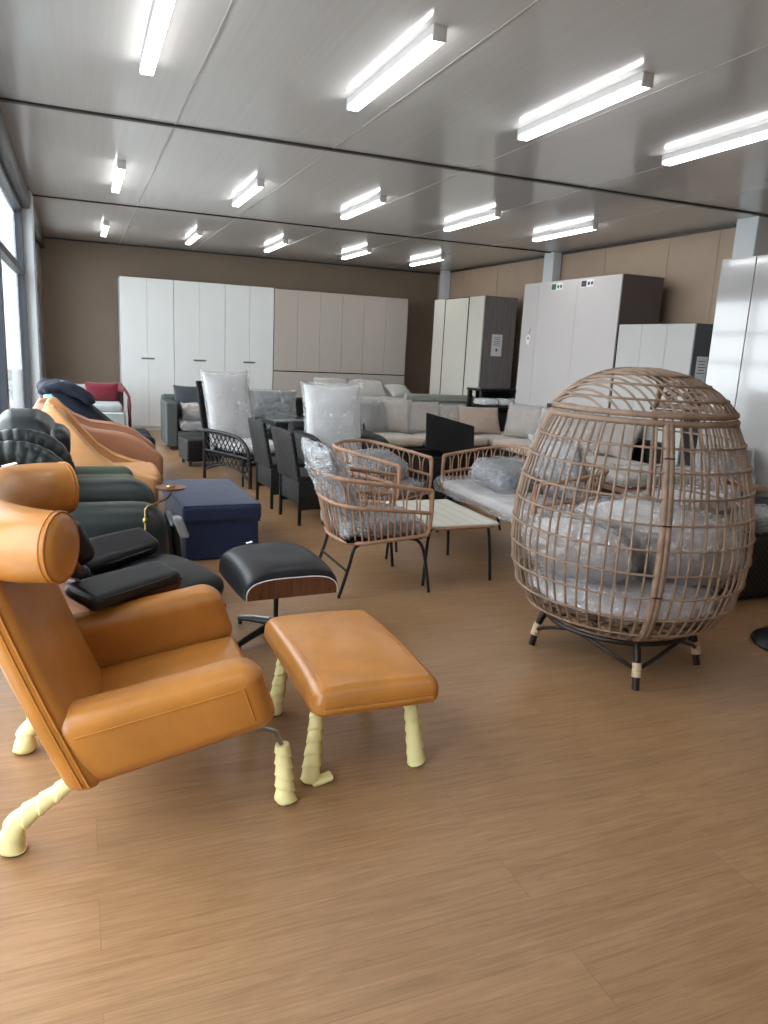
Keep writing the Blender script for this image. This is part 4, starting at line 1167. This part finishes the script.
# cushions inside
wrapped('flat round seat cushion in clear film at the bottom of the egg chair', 'seat_cushion', 'cushion', blob(0.88, 0.88, 0.14, 0, 0), blob(0.90, 0.90, 0.15, 0.014, 4, 0.03), MAT['silver'], MAT['film_loose'], T(EC[0], EC[1], 0.365))
wrapped('big silver grey back cushion in clear film leaning inside the egg chair', 'back_cushion', 'cushion', blob(0.80, 0.24, 0.54, 0, 0), blob(0.82, 0.26, 0.56, 0.018, 7, 0.03), MAT['silver'], MAT['film_loose'],
        T(EC[0]+0.10, EC[1]-0.09, 0.615) @ RZ(-38) @ RY(8) @ RX(40))
wrapped('smaller silver grey cushion in clear film on the left inside the egg chair', 'side_cushion', 'cushion', blob(0.56, 0.22, 0.38, 0, 0), blob(0.58, 0.24, 0.40, 0.018, 11, 0.03), MAT['silver'], MAT['film_loose'],
        T(EC[0]-0.26, EC[1]+0.05, 0.56) @ RZ(-62) @ RX(36))
# ================================================================== BLACK WICKER DINING CHAIRS
def dining_chair(name, label, loc, rz, group):
    r = thing(name, label, 'chair', loc, rz, group)
    m = MB(); m.rbox((0.01, 0, 0.395), (0.46, 0.47, 0.05), 0.015, 2, 3); obj('seat', m, MAT['black_wicker'], r)
    m = MB(); m.rbox((-0.22, 0, 0.585), (0.035, 0.47, 0.42), 0.012, 2, 4, fn=lambda p: (p[0]-0.19*(p[2]-0.38), p[1], p[2])); obj('backrest', m, MAT['black_wicker'], r)
    for (c, s) in (((-0.205, 0, 0.275), (0.02, 0.46, 0.19)), ((0.01, -0.225, 0.255), (0.44, 0.02, 0.24)), ((0.01, 0.225, 0.255), (0.44, 0.02, 0.24))):
        m = MB(); m.rbox(c, s, 0.006, 1, 2); obj('apron', m, MAT['black_wicker'], r)
    for sx in (-1, 1):
        for sy in (-1, 1):
            m = MB(); m.rbox((sx*0.212, sy*0.218, 0.20), (0.028, 0.028, 0.40), 0.006, 1, 1); obj('leg', m, MAT['black_metal'], r)
    return r
dining_chair('dining_chair', 'nearer of the two black wicker dining chairs, beside the rattan armchairs', (1.86, 6.20, 0), 7, 'black wicker dining chairs')
dining_chair('dining_chair', 'farther of the two black wicker dining chairs, beside the lattice armchair', (1.79, 6.86, 0), 5, 'black wicker dining chairs')

# ================================================================== LATTICE ARMCHAIR WITH TALL WHITE CUSHION
lt = thing('lattice_armchair', 'black cane armchair with diamond lattice arms and a high back', 'armchair', (1.69, 8.10, 0), -62)
for s in (-1, 1):
    y = s*0.31
    top = catmull([(-0.42, y, 0.52), (-0.30, y, 0.535), (0.0, y, 0.53), (0.22, y, 0.50), (0.35, y, 0.40), (0.39, y, 0.24), (0.40, y, 0.003)], 8)
    m = MB(); m.tube(top, 0.021, 8); a_ = obj('armrest', m, MAT['black_cane'], lt)
    m = MB(); m.tube([(-0.37, y, 0.52), (-0.375, y, 0.003)], 0.017, 8); obj('leg', m, MAT['black_cane'], lt)
    m = MB(); m.tube([(0.28, y+s*0.0, 0.30), (0.28, y, 0.003)], 0.012, 8); obj('leg', m, MAT['black_cane'], lt)
    m = MB(); m.tube(catmull([(-0.37, y, 0.32), (0.0, y, 0.32), (0.37, y, 0.31)], 4), 0.014, 8); m.tube(catmull([(-0.37, y, 0.10), (-0.18, y, 0.17), (0.02, y, 0.19), (0.22, y, 0.165), (0.385, y, 0.08)], 8), 0.012, 8); obj('arm_rail', m, MAT['black_cane'], lt)
    lat = MB()
    def ztop(x):
        if x < 0: return 0.53
        return lerp(0.53, 0.30, min(1, (x/0.385))**2.4)
    def zbot(x): return 0.19 - 0.5*(x-0.02)**2
    for d in (-1, 1):
        for i in range(-12, 17):
            c0 = -0.37 + i*0.072; L = []
            for q in range(40):
                t = q/39; z = lerp(0.08, 0.54, t); x = c0 + d*(z-0.30)*0.75
                if -0.37 <= x <= 0.385 and zbot(x) <= z <= ztop(x): L.append((x, y+0.004*d, z))
            if len(L) > 2: lat.tube(L, 0.006, 5)
    obj('lattice', lat, MAT['black_cane'], a_)
m = MB(); m.rbox((0.0, 0, 0.30), (0.74, 0.60, 0.05), 0.02, 2, 3); obj('seat', m, MAT['black_wicker'], lt)
m = MB(); m.rbox((-0.40, 0, 0.68), (0.035, 0.58, 0.74), 0.015, 2, 5, fn=lambda p: (p[0]-0.22*(p[2]-0.35), p[1], p[2])); obj('backrest', m, MAT['black_wicker'], lt)
wrapped('tall white cushion in clear film standing in the lattice armchair', 'back_cushion', 'cushion', pil(0.60, 0.80, 0.17), pil(0.64, 0.85, 0.19, 0.022, 21, 0.02, 34), MAT['white_fabric'], MAT['film'],
        T(1.69, 8.10, 0) @ RZ(-62) @ T(-0.33, 0, 0.755) @ RY(-13) @ RZ(90))
wrapped('white seat cushion in clear film lying in the lattice armchair', 'seat_cushion', 'cushion', pad_mb(0.58, 0.54, 0.10, 0.045), pad_mb(0.58, 0.54, 0.10, 0.045, 0.012, 22, 0.02, 0.02), MAT['white_fabric'], MAT['film'],
        T(1.69, 8.10, 0) @ RZ(-62) @ T(0.05, 0, 0.385))

def slat_box(name, label, cat, loc, rz, w, d, h, mat, group=None):
    r = thing(name, label, cat, loc, rz, group)
    m = MB(); m.rbox((0, 0, (0.06+h)/2), (w, d, h-0.06), 0.03, 2, 4); obj('body', m, mat, r)
    for sx in (-1, 1):
        for sy in (-1, 1):
            m = MB(); m.tube([(sx*(w/2-0.05), sy*(d/2-0.05), 0.003), (sx*(w/2-0.05), sy*(d/2-0.05), 0.07)], 0.02, 8); obj('foot', m, MAT['black_plastic'], r)
    return r
slat_box('wicker_footstool', 'low black wicker footstool behind the lattice armchair', 'footstool', (1.33, 9.25, 0), 8, 0.42, 0.42, 0.33, MAT['black_wicker'])
# glass topped table
gt = thing('side_table', 'black wicker side table with grey glass top, behind the dining chairs', 'table', (2.28, 8.62, 0), 5)
m = MB(); m.rbox((0, 0, 0.625), (0.50, 0.50, 0.012), 0.004, 1, 1); q = obj('glass_top', m, MAT['glass_top'], gt); q['label'] = 'grey glass top'
m = MB()
for a in (-1, 1):
    m.rbox((a*0.24, 0, 0.59), (0.035, 0.52, 0.05), 0.008, 1, 2); m.rbox((0, a*0.24, 0.59), (0.445, 0.035, 0.05), 0.008, 1, 2)
obj('frame', m, MAT['black_wicker'], gt)
for sx in (-1, 1):
    for sy in (-1, 1):
        m = MB(); m.rbox((sx*0.235, sy*0.235, 0.29), (0.04, 0.04, 0.58), 0.008, 1, 1); obj('leg', m, MAT['black_wicker'], gt)
m = MB(); m.rbox((0, 0, 0.33), (0.44, 0.44, 0.03), 0.008, 1, 1); obj('shelf', m, MAT['black_wicker'], gt)

# ================================================================== ARMCHAIR WITH BIG WHITE CUSHION
def wicker_armchair(name, label, loc, rz, w=0.80, d=0.74, seat=0.31, arm=0.64, back=0.80, mat='black_wicker', cat='armchair', group=None, arms=True, rnd_=0.068):
    r = thing(name, label, cat, loc, rz, group)          # faces +x
    aw = 0.15 if arms else 0
    m = MB(); m.rbox((0.0, 0, seat/2+0.03), (d, w-2*aw+0.02, seat-0.02), 0.025, 2, 5); obj('seat', m, MAT[mat], r)
    m = MB(); m.rbox((-d/2+0.06, 0, (0.08+back)/2), (0.13, w-0.02, back-0.08), 0.05, 3, 6, fn=lambda p: (p[0]-0.16*max(0, p[2]-0.3), p[1], p[2])); obj('backrest', m, MAT[mat], r)
    if arms:
        for s in (-1, 1):
            m = MB(); m.rbox((0.02, s*(w/2-aw/2), (0.05+arm)/2), (d-0.02, aw, arm-0.05), rnd_, 4, 7, fn=lambda p: (p[0], p[1], p[2]-(0.25*max(0, p[0]-d*0.28)*(p[2] > 0.3) if rnd_ > 0.05 else 0))); obj('armrest', m, MAT[mat], r)
    for sx in (-1, 1):
        for sy in (-1, 1):
            m = MB(); m.tube([(sx*(d/2-0.08), sy*(w/2-0.07), 0.003), (sx*(d/2-0.08), sy*(w/2-0.07), 0.08)], 0.02, 8); obj('foot', m, MAT['black_plastic'], r)
    return r
wicker_armchair('wicker_armchair', 'black wicker armchair holding a big white wrapped cushion, between dining chairs and rattan armchairs', (2.36, 7.02, 0), -88, 0.84, 0.70, 0.30, 0.66, 0.74)
wrapped('big square white cushion in clear film standing in the black wicker armchair', 'back_cushion', 'cushion', pil(0.60, 0.74, 0.22), pil(0.64, 0.79, 0.24, 0.022, 31, 0.02, 30), MAT['white_fabric'], MAT['film'],
        T(2.36, 7.02, 0) @ RZ(-88) @ T(-0.17, 0, 0.755) @ RY(-12) @ RZ(90))
wrapped('white seat cushion in clear film in the black wicker armchair', 'seat_cushion', 'cushion', pad_mb(0.52, 0.52, 0.12, 0.05), pad_mb(0.52, 0.52, 0.12, 0.05, 0.012, 33, 0.02, 0.02), MAT['white_fabric'], MAT['film'],
        T(2.36, 7.02, 0) @ RZ(-88) @ T(0.13, 0, 0.395))

# ================================================================== DARK SOFAS NEAR THE BACK
wicker_armchair('wicker_sofa', 'black wicker sofa with grey green seat pad, behind the glass topped table', (2.30, 9.35, 0), -90, 1.06, 0.80, 0.40, 0.60, 0.80, cat='sofa')
wrapped('grey green seat pad in clear film on the black wicker sofa', 'seat_pad', 'cushion', pad_mb(0.60, 0.72, 0.11, 0.045), pad_mb(0.60, 0.72, 0.11, 0.045, 0.01, 41, 0.02, 0.02), MAT['glass_top'], MAT['film'], T(2.30, 9.26, 0.485))
wrapped('dark grey pillow in shiny film on the black wicker sofa', 'throw_pillow', 'cushion', pil(0.66, 0.36, 0.18), pil(0.68, 0.38, 0.19, 0.014, 43, 0.02, 24), MAT['dark_pillow'], MAT['film'], T(2.22, 9.36, 0.735) @ RZ(-6) @ RX(-16))
gw = wicker_armchair('wicker_sofa', 'grey wicker sofa with square arm in front of the white wardrobes', (1.74, 10.85, 0), -90, 1.36, 0.80, 0.24, 0.64, 0.70, 'grey_wicker', 'sofa', rnd_=0.02)
wrapped('dark grey seat pad on the grey wicker sofa', 'seat_pad', 'cushion', pad_mb(0.60, 0.98, 0.12, 0.045), pad_mb(0.60, 0.98, 0.12, 0.045, 0.008, 46, 0.01, 0.015), MAT['dark_pillow'], MAT['film'], T(1.74, 10.73, 0.325) @ RZ(-90))
o = obj('back_cushion', pil(0.52, 0.46, 0.16), MAT['dark_pillow']); tag(o, 'dark grey back cushion standing on the grey wicker sofa', 'cushion'); o.matrix_world = T(1.48, 11.0, 0.62) @ RX(-12)
wrapped('small mauve pillow in clear film on the grey wicker sofa', 'throw_pillow', 'cushion', pil(0.42, 0.24, 0.16), pil(0.44, 0.26, 0.17, 0.014, 48, 0.02, 20), MAT['taupe_fabric'], MAT['film'], T(1.51, 10.74, 0.50) @ RX(-28))

# cream sofa and the sage wicker sofa farther back
wicker_armchair('wicker_sofa', 'black wicker sofa stacked with cream pads in front of the taupe cabinet', (4.22, 11.3, 0), -90, 1.70, 0.80, 0.44, 0.50, 0.56, cat='sofa')
for i in range(2):
    wrapped('%s cream pad of the stack on the sofa before the taupe cabinet' % ('lower', 'upper')[i], 'seat_pad', 'cushion', pad_mb(0.62, 1.30, 0.12, 0.04), pad_mb(0.62, 1.30, 0.12, 0.04, 0.012, 51+i, 0.01, 0.02), MAT['cream'], MAT['film'], T(4.22+i*0.03, 11.16, 0.535+i*0.145) @ RZ(-90))
for i, (x, w_, lb) in enumerate(((3.62, 0.52, 'left'), (4.22, 0.56, 'middle'), (4.74, 0.40, 'right'))):
    wrapped('%s one of three cream pillows in film on the stacked cream pads' % lb, 'throw_pillow', 'cushion', pil(w_, 0.34, 0.17), pil(w_+0.02, 0.36, 0.18, 0.014, 55+i, 0.02, 20), MAT['cream'], MAT['film'],
            T(x, 11.22-0.0*i, 0.86 if i != 2 else 0.83) @ RZ((-4, 3, 18)[i]) @ RX((-38, -46, -60)[i]), 'cream pillows')
sg = thing('wicker_sofa', 'sage grey wicker sofa seen from behind, left of the black tables', 'sofa', (5.02, 10.3, 0), 0)
m = MB(); m.rbox((0, 0, 0.46), (1.16, 0.10, 0.80), 0.04, 3, 5, fn=lambda p: (p[0], p[1]-0.1*(p[2]-0.3), p[2])); b_ = obj('backrest', m, MAT['sage_wicker'], sg)
m = MB()
for i in range(10): m.tube([(-0.56, -0.062-0.1*(0.1+i*0.075-0.3)-0.0, 0.10+i*0.075), (0.56, -0.062-0.1*(0.1+i*0.075-0.3), 0.10+i*0.075)], 0.013, 6)
obj('woven_bands', m, MAT['sage_wicker'], b_)
m = MB(); m.rbox((0, 0.32, 0.20), (1.12, 0.52, 0.32), 0.03, 2, 4); obj('seat', m, MAT['sage_wicker'], sg)
for s in (-1, 1):
    m = MB(); m.rbox((s*0.50, 0.30, 0.30), (0.12, 0.56, 0.52), 0.045, 3, 4); obj('armrest', m, MAT['sage_wicker'], sg)

# black tables
def black_table(name, label, loc, w, d, h, legs=4, group=None, shelf=None):
    r = thing(name, label, 'table', loc, 0, group)
    m = MB(); m.rbox((0, 0, h-0.018), (w, d, 0.036), 0.005, 1, 2); obj('tabletop', m, MAT['black_plastic'], r)
    for sx in (-1, 1):
        for sy in (-1, 1):
            m = MB(); m.rbox((sx*(w/2-0.04), sy*(d/2-0.04), (h-0.036)/2), (0.06, 0.06, h-0.036), 0.006, 1, 1); obj('leg', m, MAT['black_plastic'], r)
    if shelf:
        m = MB(); m.box((0.05, d/2-0.02, h-0.2), (w-0.2, 0.02, 0.32)); obj('back_panel', m, MAT['black_plastic'], r, False)
    return r
black_table('tall_table', 'tall black table by the grey side of the far corner wardrobe', (5.74, 9.82, 0), 0.78, 0.44, 0.99, shelf=True)
black_table('low_table', 'lower black table carrying white wrapped bundles, before the tall black table', (5.52, 9.28, 0), 0.74, 0.40, 0.78)
for i, (x, w_) in enumerate(((5.26, 0.26), (5.52, 0.24), (5.75, 0.22))):
    wrapped('%s white bundle in film on the lower black table' % ('left', 'middle', 'right')[i], 'wrapped_bundle', 'bundle', pad_mb(w_*0.9, 0.30, 0.07, 0.03), pad_mb(w_*0.92, 0.31, 0.075, 0.03, 0.012, 61+i, 0.01, 0.015),
            MAT['white_fabric'], MAT['film'], T(x, 9.27, 0.832), 'white bundles')

# ================================================================== BEIGE CORNER SOFA
bs = thing('corner_sofa', 'black wicker corner sofa with beige seat cushions and many wrapped pillows', 'sofa', (4.2, 8.6, 0))
m = MB(); m.rbox((-0.25, 0.05, 0.19), (1.9, 0.76, 0.30), 0.02, 2, 4); m.rbox((0.98, -1.12, 0.19), (0.76, 3.0, 0.30), 0.02, 2, 4); obj('base', m, MAT['black_wicker'], bs)
m = MB(); m.rbox((0.05, 0.47, 0.37), (2.6, 0.10, 0.62), 0.035, 3, 4); obj('backrest', m, MAT['black_wicker'], bs)
m = MB(); m.rbox((1.40, -1.1, 0.37), (0.10, 3.0, 0.62), 0.035, 3, 4); obj('backrest', m, MAT['black_wicker'], bs)
m = MB(); m.rbox((-1.24, 0.06, 0.33), (0.14, 0.86, 0.54), 0.06, 4, 4); obj('armrest', m, MAT['black_wicker'], bs)
def soft(c, w_, d_, h_): 
    mm = MB(); mm.rbox(c, (w_, d_, h_), 0.045, 4, 6, fn=lambda p: (p[0], p[1], p[2]+0.012*(1-(2*(p[0]-c[0])/w_)**2)*(1-(2*(p[1]-c[1])/d_)**2))); return mm
for i in range(2): obj('seat_cushion', soft((-0.76+0.90*i, 0.03, 0.395), 0.88, 0.74, 0.11), MAT['beige'], bs)
for i in range(4): obj('seat_cushion', soft((0.97, 0.03-0.74*i, 0.395), 0.74, 0.72, 0.11), MAT['beige'], bs)
PB = 'wrapped pillows on the corner sofa'
specs = [  # x, y, z, w, h, yaw, tilt, mat, wrapped, label
    (3.36, 8.80, 0.64, 0.44, 0.40, 8, -20, 'mid_grey', 1, 'grey pillow in cloudy film at the left end of the corner sofa'),
    (3.70, 8.84, 0.66, 0.40, 0.42, -30, -14, 'taupe_fabric', 1, 'taupe pillow in film turned sideways on the corner sofa, second from its left end'),
    (4.08, 8.82, 0.65, 0.52, 0.40, 4, -20, 'beige', 1, 'beige pillow in glittering film left of the black box lid'),
    (4.48, 8.86, 0.63, 0.50, 0.38, -4, -24, 'beige', 1, 'beige pillow in film half hidden behind the black box lid'),
    (4.86, 8.72, 0.63, 0.58, 0.40, -12, -34, 'taupe_fabric', 0, 'unwrapped taupe pillow leaning in the corner, right of the black box lid'),
    (5.30, 8.30, 0.66, 0.52, 0.44, -58, -16, 'beige', 1, 'beige pillow in film at the corner on the right run of the sofa'),
    (5.38, 7.75, 0.66, 0.52, 0.44, -74, -18, 'beige', 1, 'second beige pillow from the corner on the right run of the sofa'),
    (5.40, 7.18, 0.66, 0.54, 0.42, -84, -18, 'taupe_fabric', 1, 'third pillow from the corner on the right run, seen through the egg chair'),
    (5.41, 6.60, 0.66, 0.54, 0.42, -88, -18, 'taupe_fabric', 1, 'last pillow on the right run of the sofa, seen through the egg chair')]
for i, (x, y, z, w_, h_, yaw, tilt, mt, wr, lb) in enumerate(specs):
    M = T(x, y, z) @ RZ(yaw) @ RX(tilt)
    if wr: wrapped(lb, 'throw_pillow', 'cushion', pil(w_, h_, 0.17), pil(w_+0.02, h_+0.02, 0.18, 0.015, 70+i, 0.02, 24), MAT[mt], MAT['film'], M, PB)
    else:
        o = obj('throw_pillow', pil(w_, h_, 0.16), MAT[mt]); tag(o, lb, 'cushion', PB); o.matrix_world = M

# ================================================================== BLACK STORAGE BOX WITH OPEN LID
dk = thing('storage_box', 'black wicker storage box with its lid standing open', 'storage box', (3.55, 6.88, 0), -4)
m = MB()
for (c, s) in (((0, -0.27, 0.25), (0.74, 0.025, 0.44)), ((0, 0.27, 0.25), (0.74, 0.025, 0.44)), ((-0.36, 0, 0.25), (0.025, 0.52, 0.44)), ((0.36, 0, 0.25), (0.025, 0.52, 0.44)), ((0, 0, 0.06), (0.72, 0.52, 0.02))):
    m.rbox(c, s, 0.006, 1, 3)
obj('body', m, MAT['black_wicker'], dk)
m = MB(); m.rbox((0.06, 0.20, 0.60), (0.56, 0.028, 0.36), 0.008, 2, 4, fn=lambda p: (p[0]+0.10*(p[2]-0.46), p[1]+0.35*(p[2]-0.46), p[2]-0.24*(p[0]-0.1))); obj('lid', m, MAT['black_wicker'], dk)
for sx in (-1, 1):
    m = MB(); m.tube([(sx*0.33, -0.23, 0.003), (sx*0.33, -0.23, 0.06)], 0.02, 8); m.tube([(sx*0.33, 0.23, 0.003), (sx*0.33, 0.23, 0.06)], 0.02, 8) if False else None; obj('foot', m, MAT['black_plastic'], dk)

# ================================================================== THINGS BEHIND THE EGG CHAIR
ds = thing('wicker_sofa', 'black wicker sofa heaped with wrapped cushions, behind the egg chair at the right edge', 'sofa', (4.05, 3.80, 0))
m = MB(); m.rbox((0, 0, 0.22), (1.70, 0.78, 0.40), 0.03, 2, 5); obj('base', m, MAT['black_wicker'], ds)
m = MB(); m.rbox((0.78, 0, 0.32), (0.14, 0.80, 0.44), 0.05, 3, 4); obj('armrest', m, MAT['black_wicker'], ds)
m = MB(); m.rbox((0, 0.36, 0.26), (1.70, 0.12, 0.44), 0.045, 3, 4); obj('backrest', m, MAT['black_wicker'], ds)
wrapped('dark pad in film on the black wicker sofa behind the egg chair', 'seat_pad', 'cushion', pad_mb(1.1, 0.56, 0.10, 0.04), pad_mb(1.1, 0.56, 0.10, 0.04, 0.02, 81, 0.02, 0.03), MAT['dark_pillow'], MAT['film'], T(3.90, 3.76, 0.485))
wrapped('pale mauve pad in crinkled film on top of the dark pad behind the egg chair', 'seat_pad', 'cushion', pad_mb(0.62, 0.40, 0.10, 0.045), pad_mb(0.62, 0.40, 0.10, 0.045, 0.022, 83, 0.02, 0.03), MAT['silver'], MAT['film'], T(3.62, 3.74, 0.60) @ RY(-4) @ RZ(10))
wrapped('dark maroon cushion in film leaning at the near end of the black wicker sofa', 'throw_pillow', 'cushion', pil(0.36, 0.30, 0.14), pil(0.38, 0.32, 0.15, 0.015, 85, 0.02, 20), MAT['maroon'], MAT['film'], T(4.02, 3.80, 0.61) @ RZ(20) @ RX(-60))
o = obj('folded_cloth', pad_mb(0.18, 0.14, 0.05, 0.024, 0.008, 87), MAT['teal']); tag(o, 'small pale teal folded cloth on the corner of the black wicker sofa', 'cloth'); o.matrix_world = T(3.82, 3.50, 0.455)
lb_ = thing('bench', 'long low bench with a pale board top behind the wrapped cushions at the right edge', 'bench', (4.75, 5.0, 0))
m = MB(); m.rbox((0, 0, 0.47), (1.5, 0.62, 0.04), 0.012, 2, 4); obj('board', m, MAT['rattan'], lb_)
m = MB(); m.rbox((0, 0, 0.42), (1.40, 0.54, 0.05), 0.01, 1, 2); obj('rail', m, MAT['black_metal'], lb_)
for sx in (-1, 1):
    for sy in (-1, 1):
        m = MB(); m.tube([(sx*0.66, sy*0.24, 0.003), (sx*0.66, sy*0.24, 0.42)], 0.018, 8); obj('leg', m, MAT['black_metal'], lb_)
wrapped('long pale pad in shiny film lying on the low bench', 'seat_pad', 'cushion', pad_mb(1.02, 0.48, 0.10, 0.045), pad_mb(1.02, 0.48, 0.10, 0.045, 0.02, 91, 0.02, 0.03), MAT['cream'], MAT['film'], T(4.52, 4.98, 0.545))
wrapped('blue grey cushion in shiny film at the right edge, before the glossy wardrobe', 'throw_pillow', 'cushion', pil(0.44, 0.34, 0.17), pil(0.46, 0.36, 0.18, 0.02, 93, 0.03, 24), MAT['charcoal'], MAT['film_grey'], T(5.30, 4.98, 0.635) @ RZ(-35) @ RX(-40))
ps = thing('pedestal', 'round black pedestal base on the floor at the right edge', 'pedestal', (3.63, 2.74, 0))
m = MB(); m.lathe([(0.0, 0.0), (0.225, 0.0), (0.235, 0.012), (0.225, 0.028), (0.12, 0.045), (0.045, 0.06), (0.0, 0.06)], 48); obj('base', m, MAT['black_plastic'], ps)
m = MB(); m.tube([(0, 0, 0.05), (0, 0, 0.46)], 0.03, 14); obj('column', m, MAT['steel'], ps)
m = MB(); m.lathe([(0.0, 0.45), (0.09, 0.45), (0.10, 0.47), (0.09, 0.49), (0.0, 0.49)], 32); obj('cap', m, MAT['black_plastic'], ps)
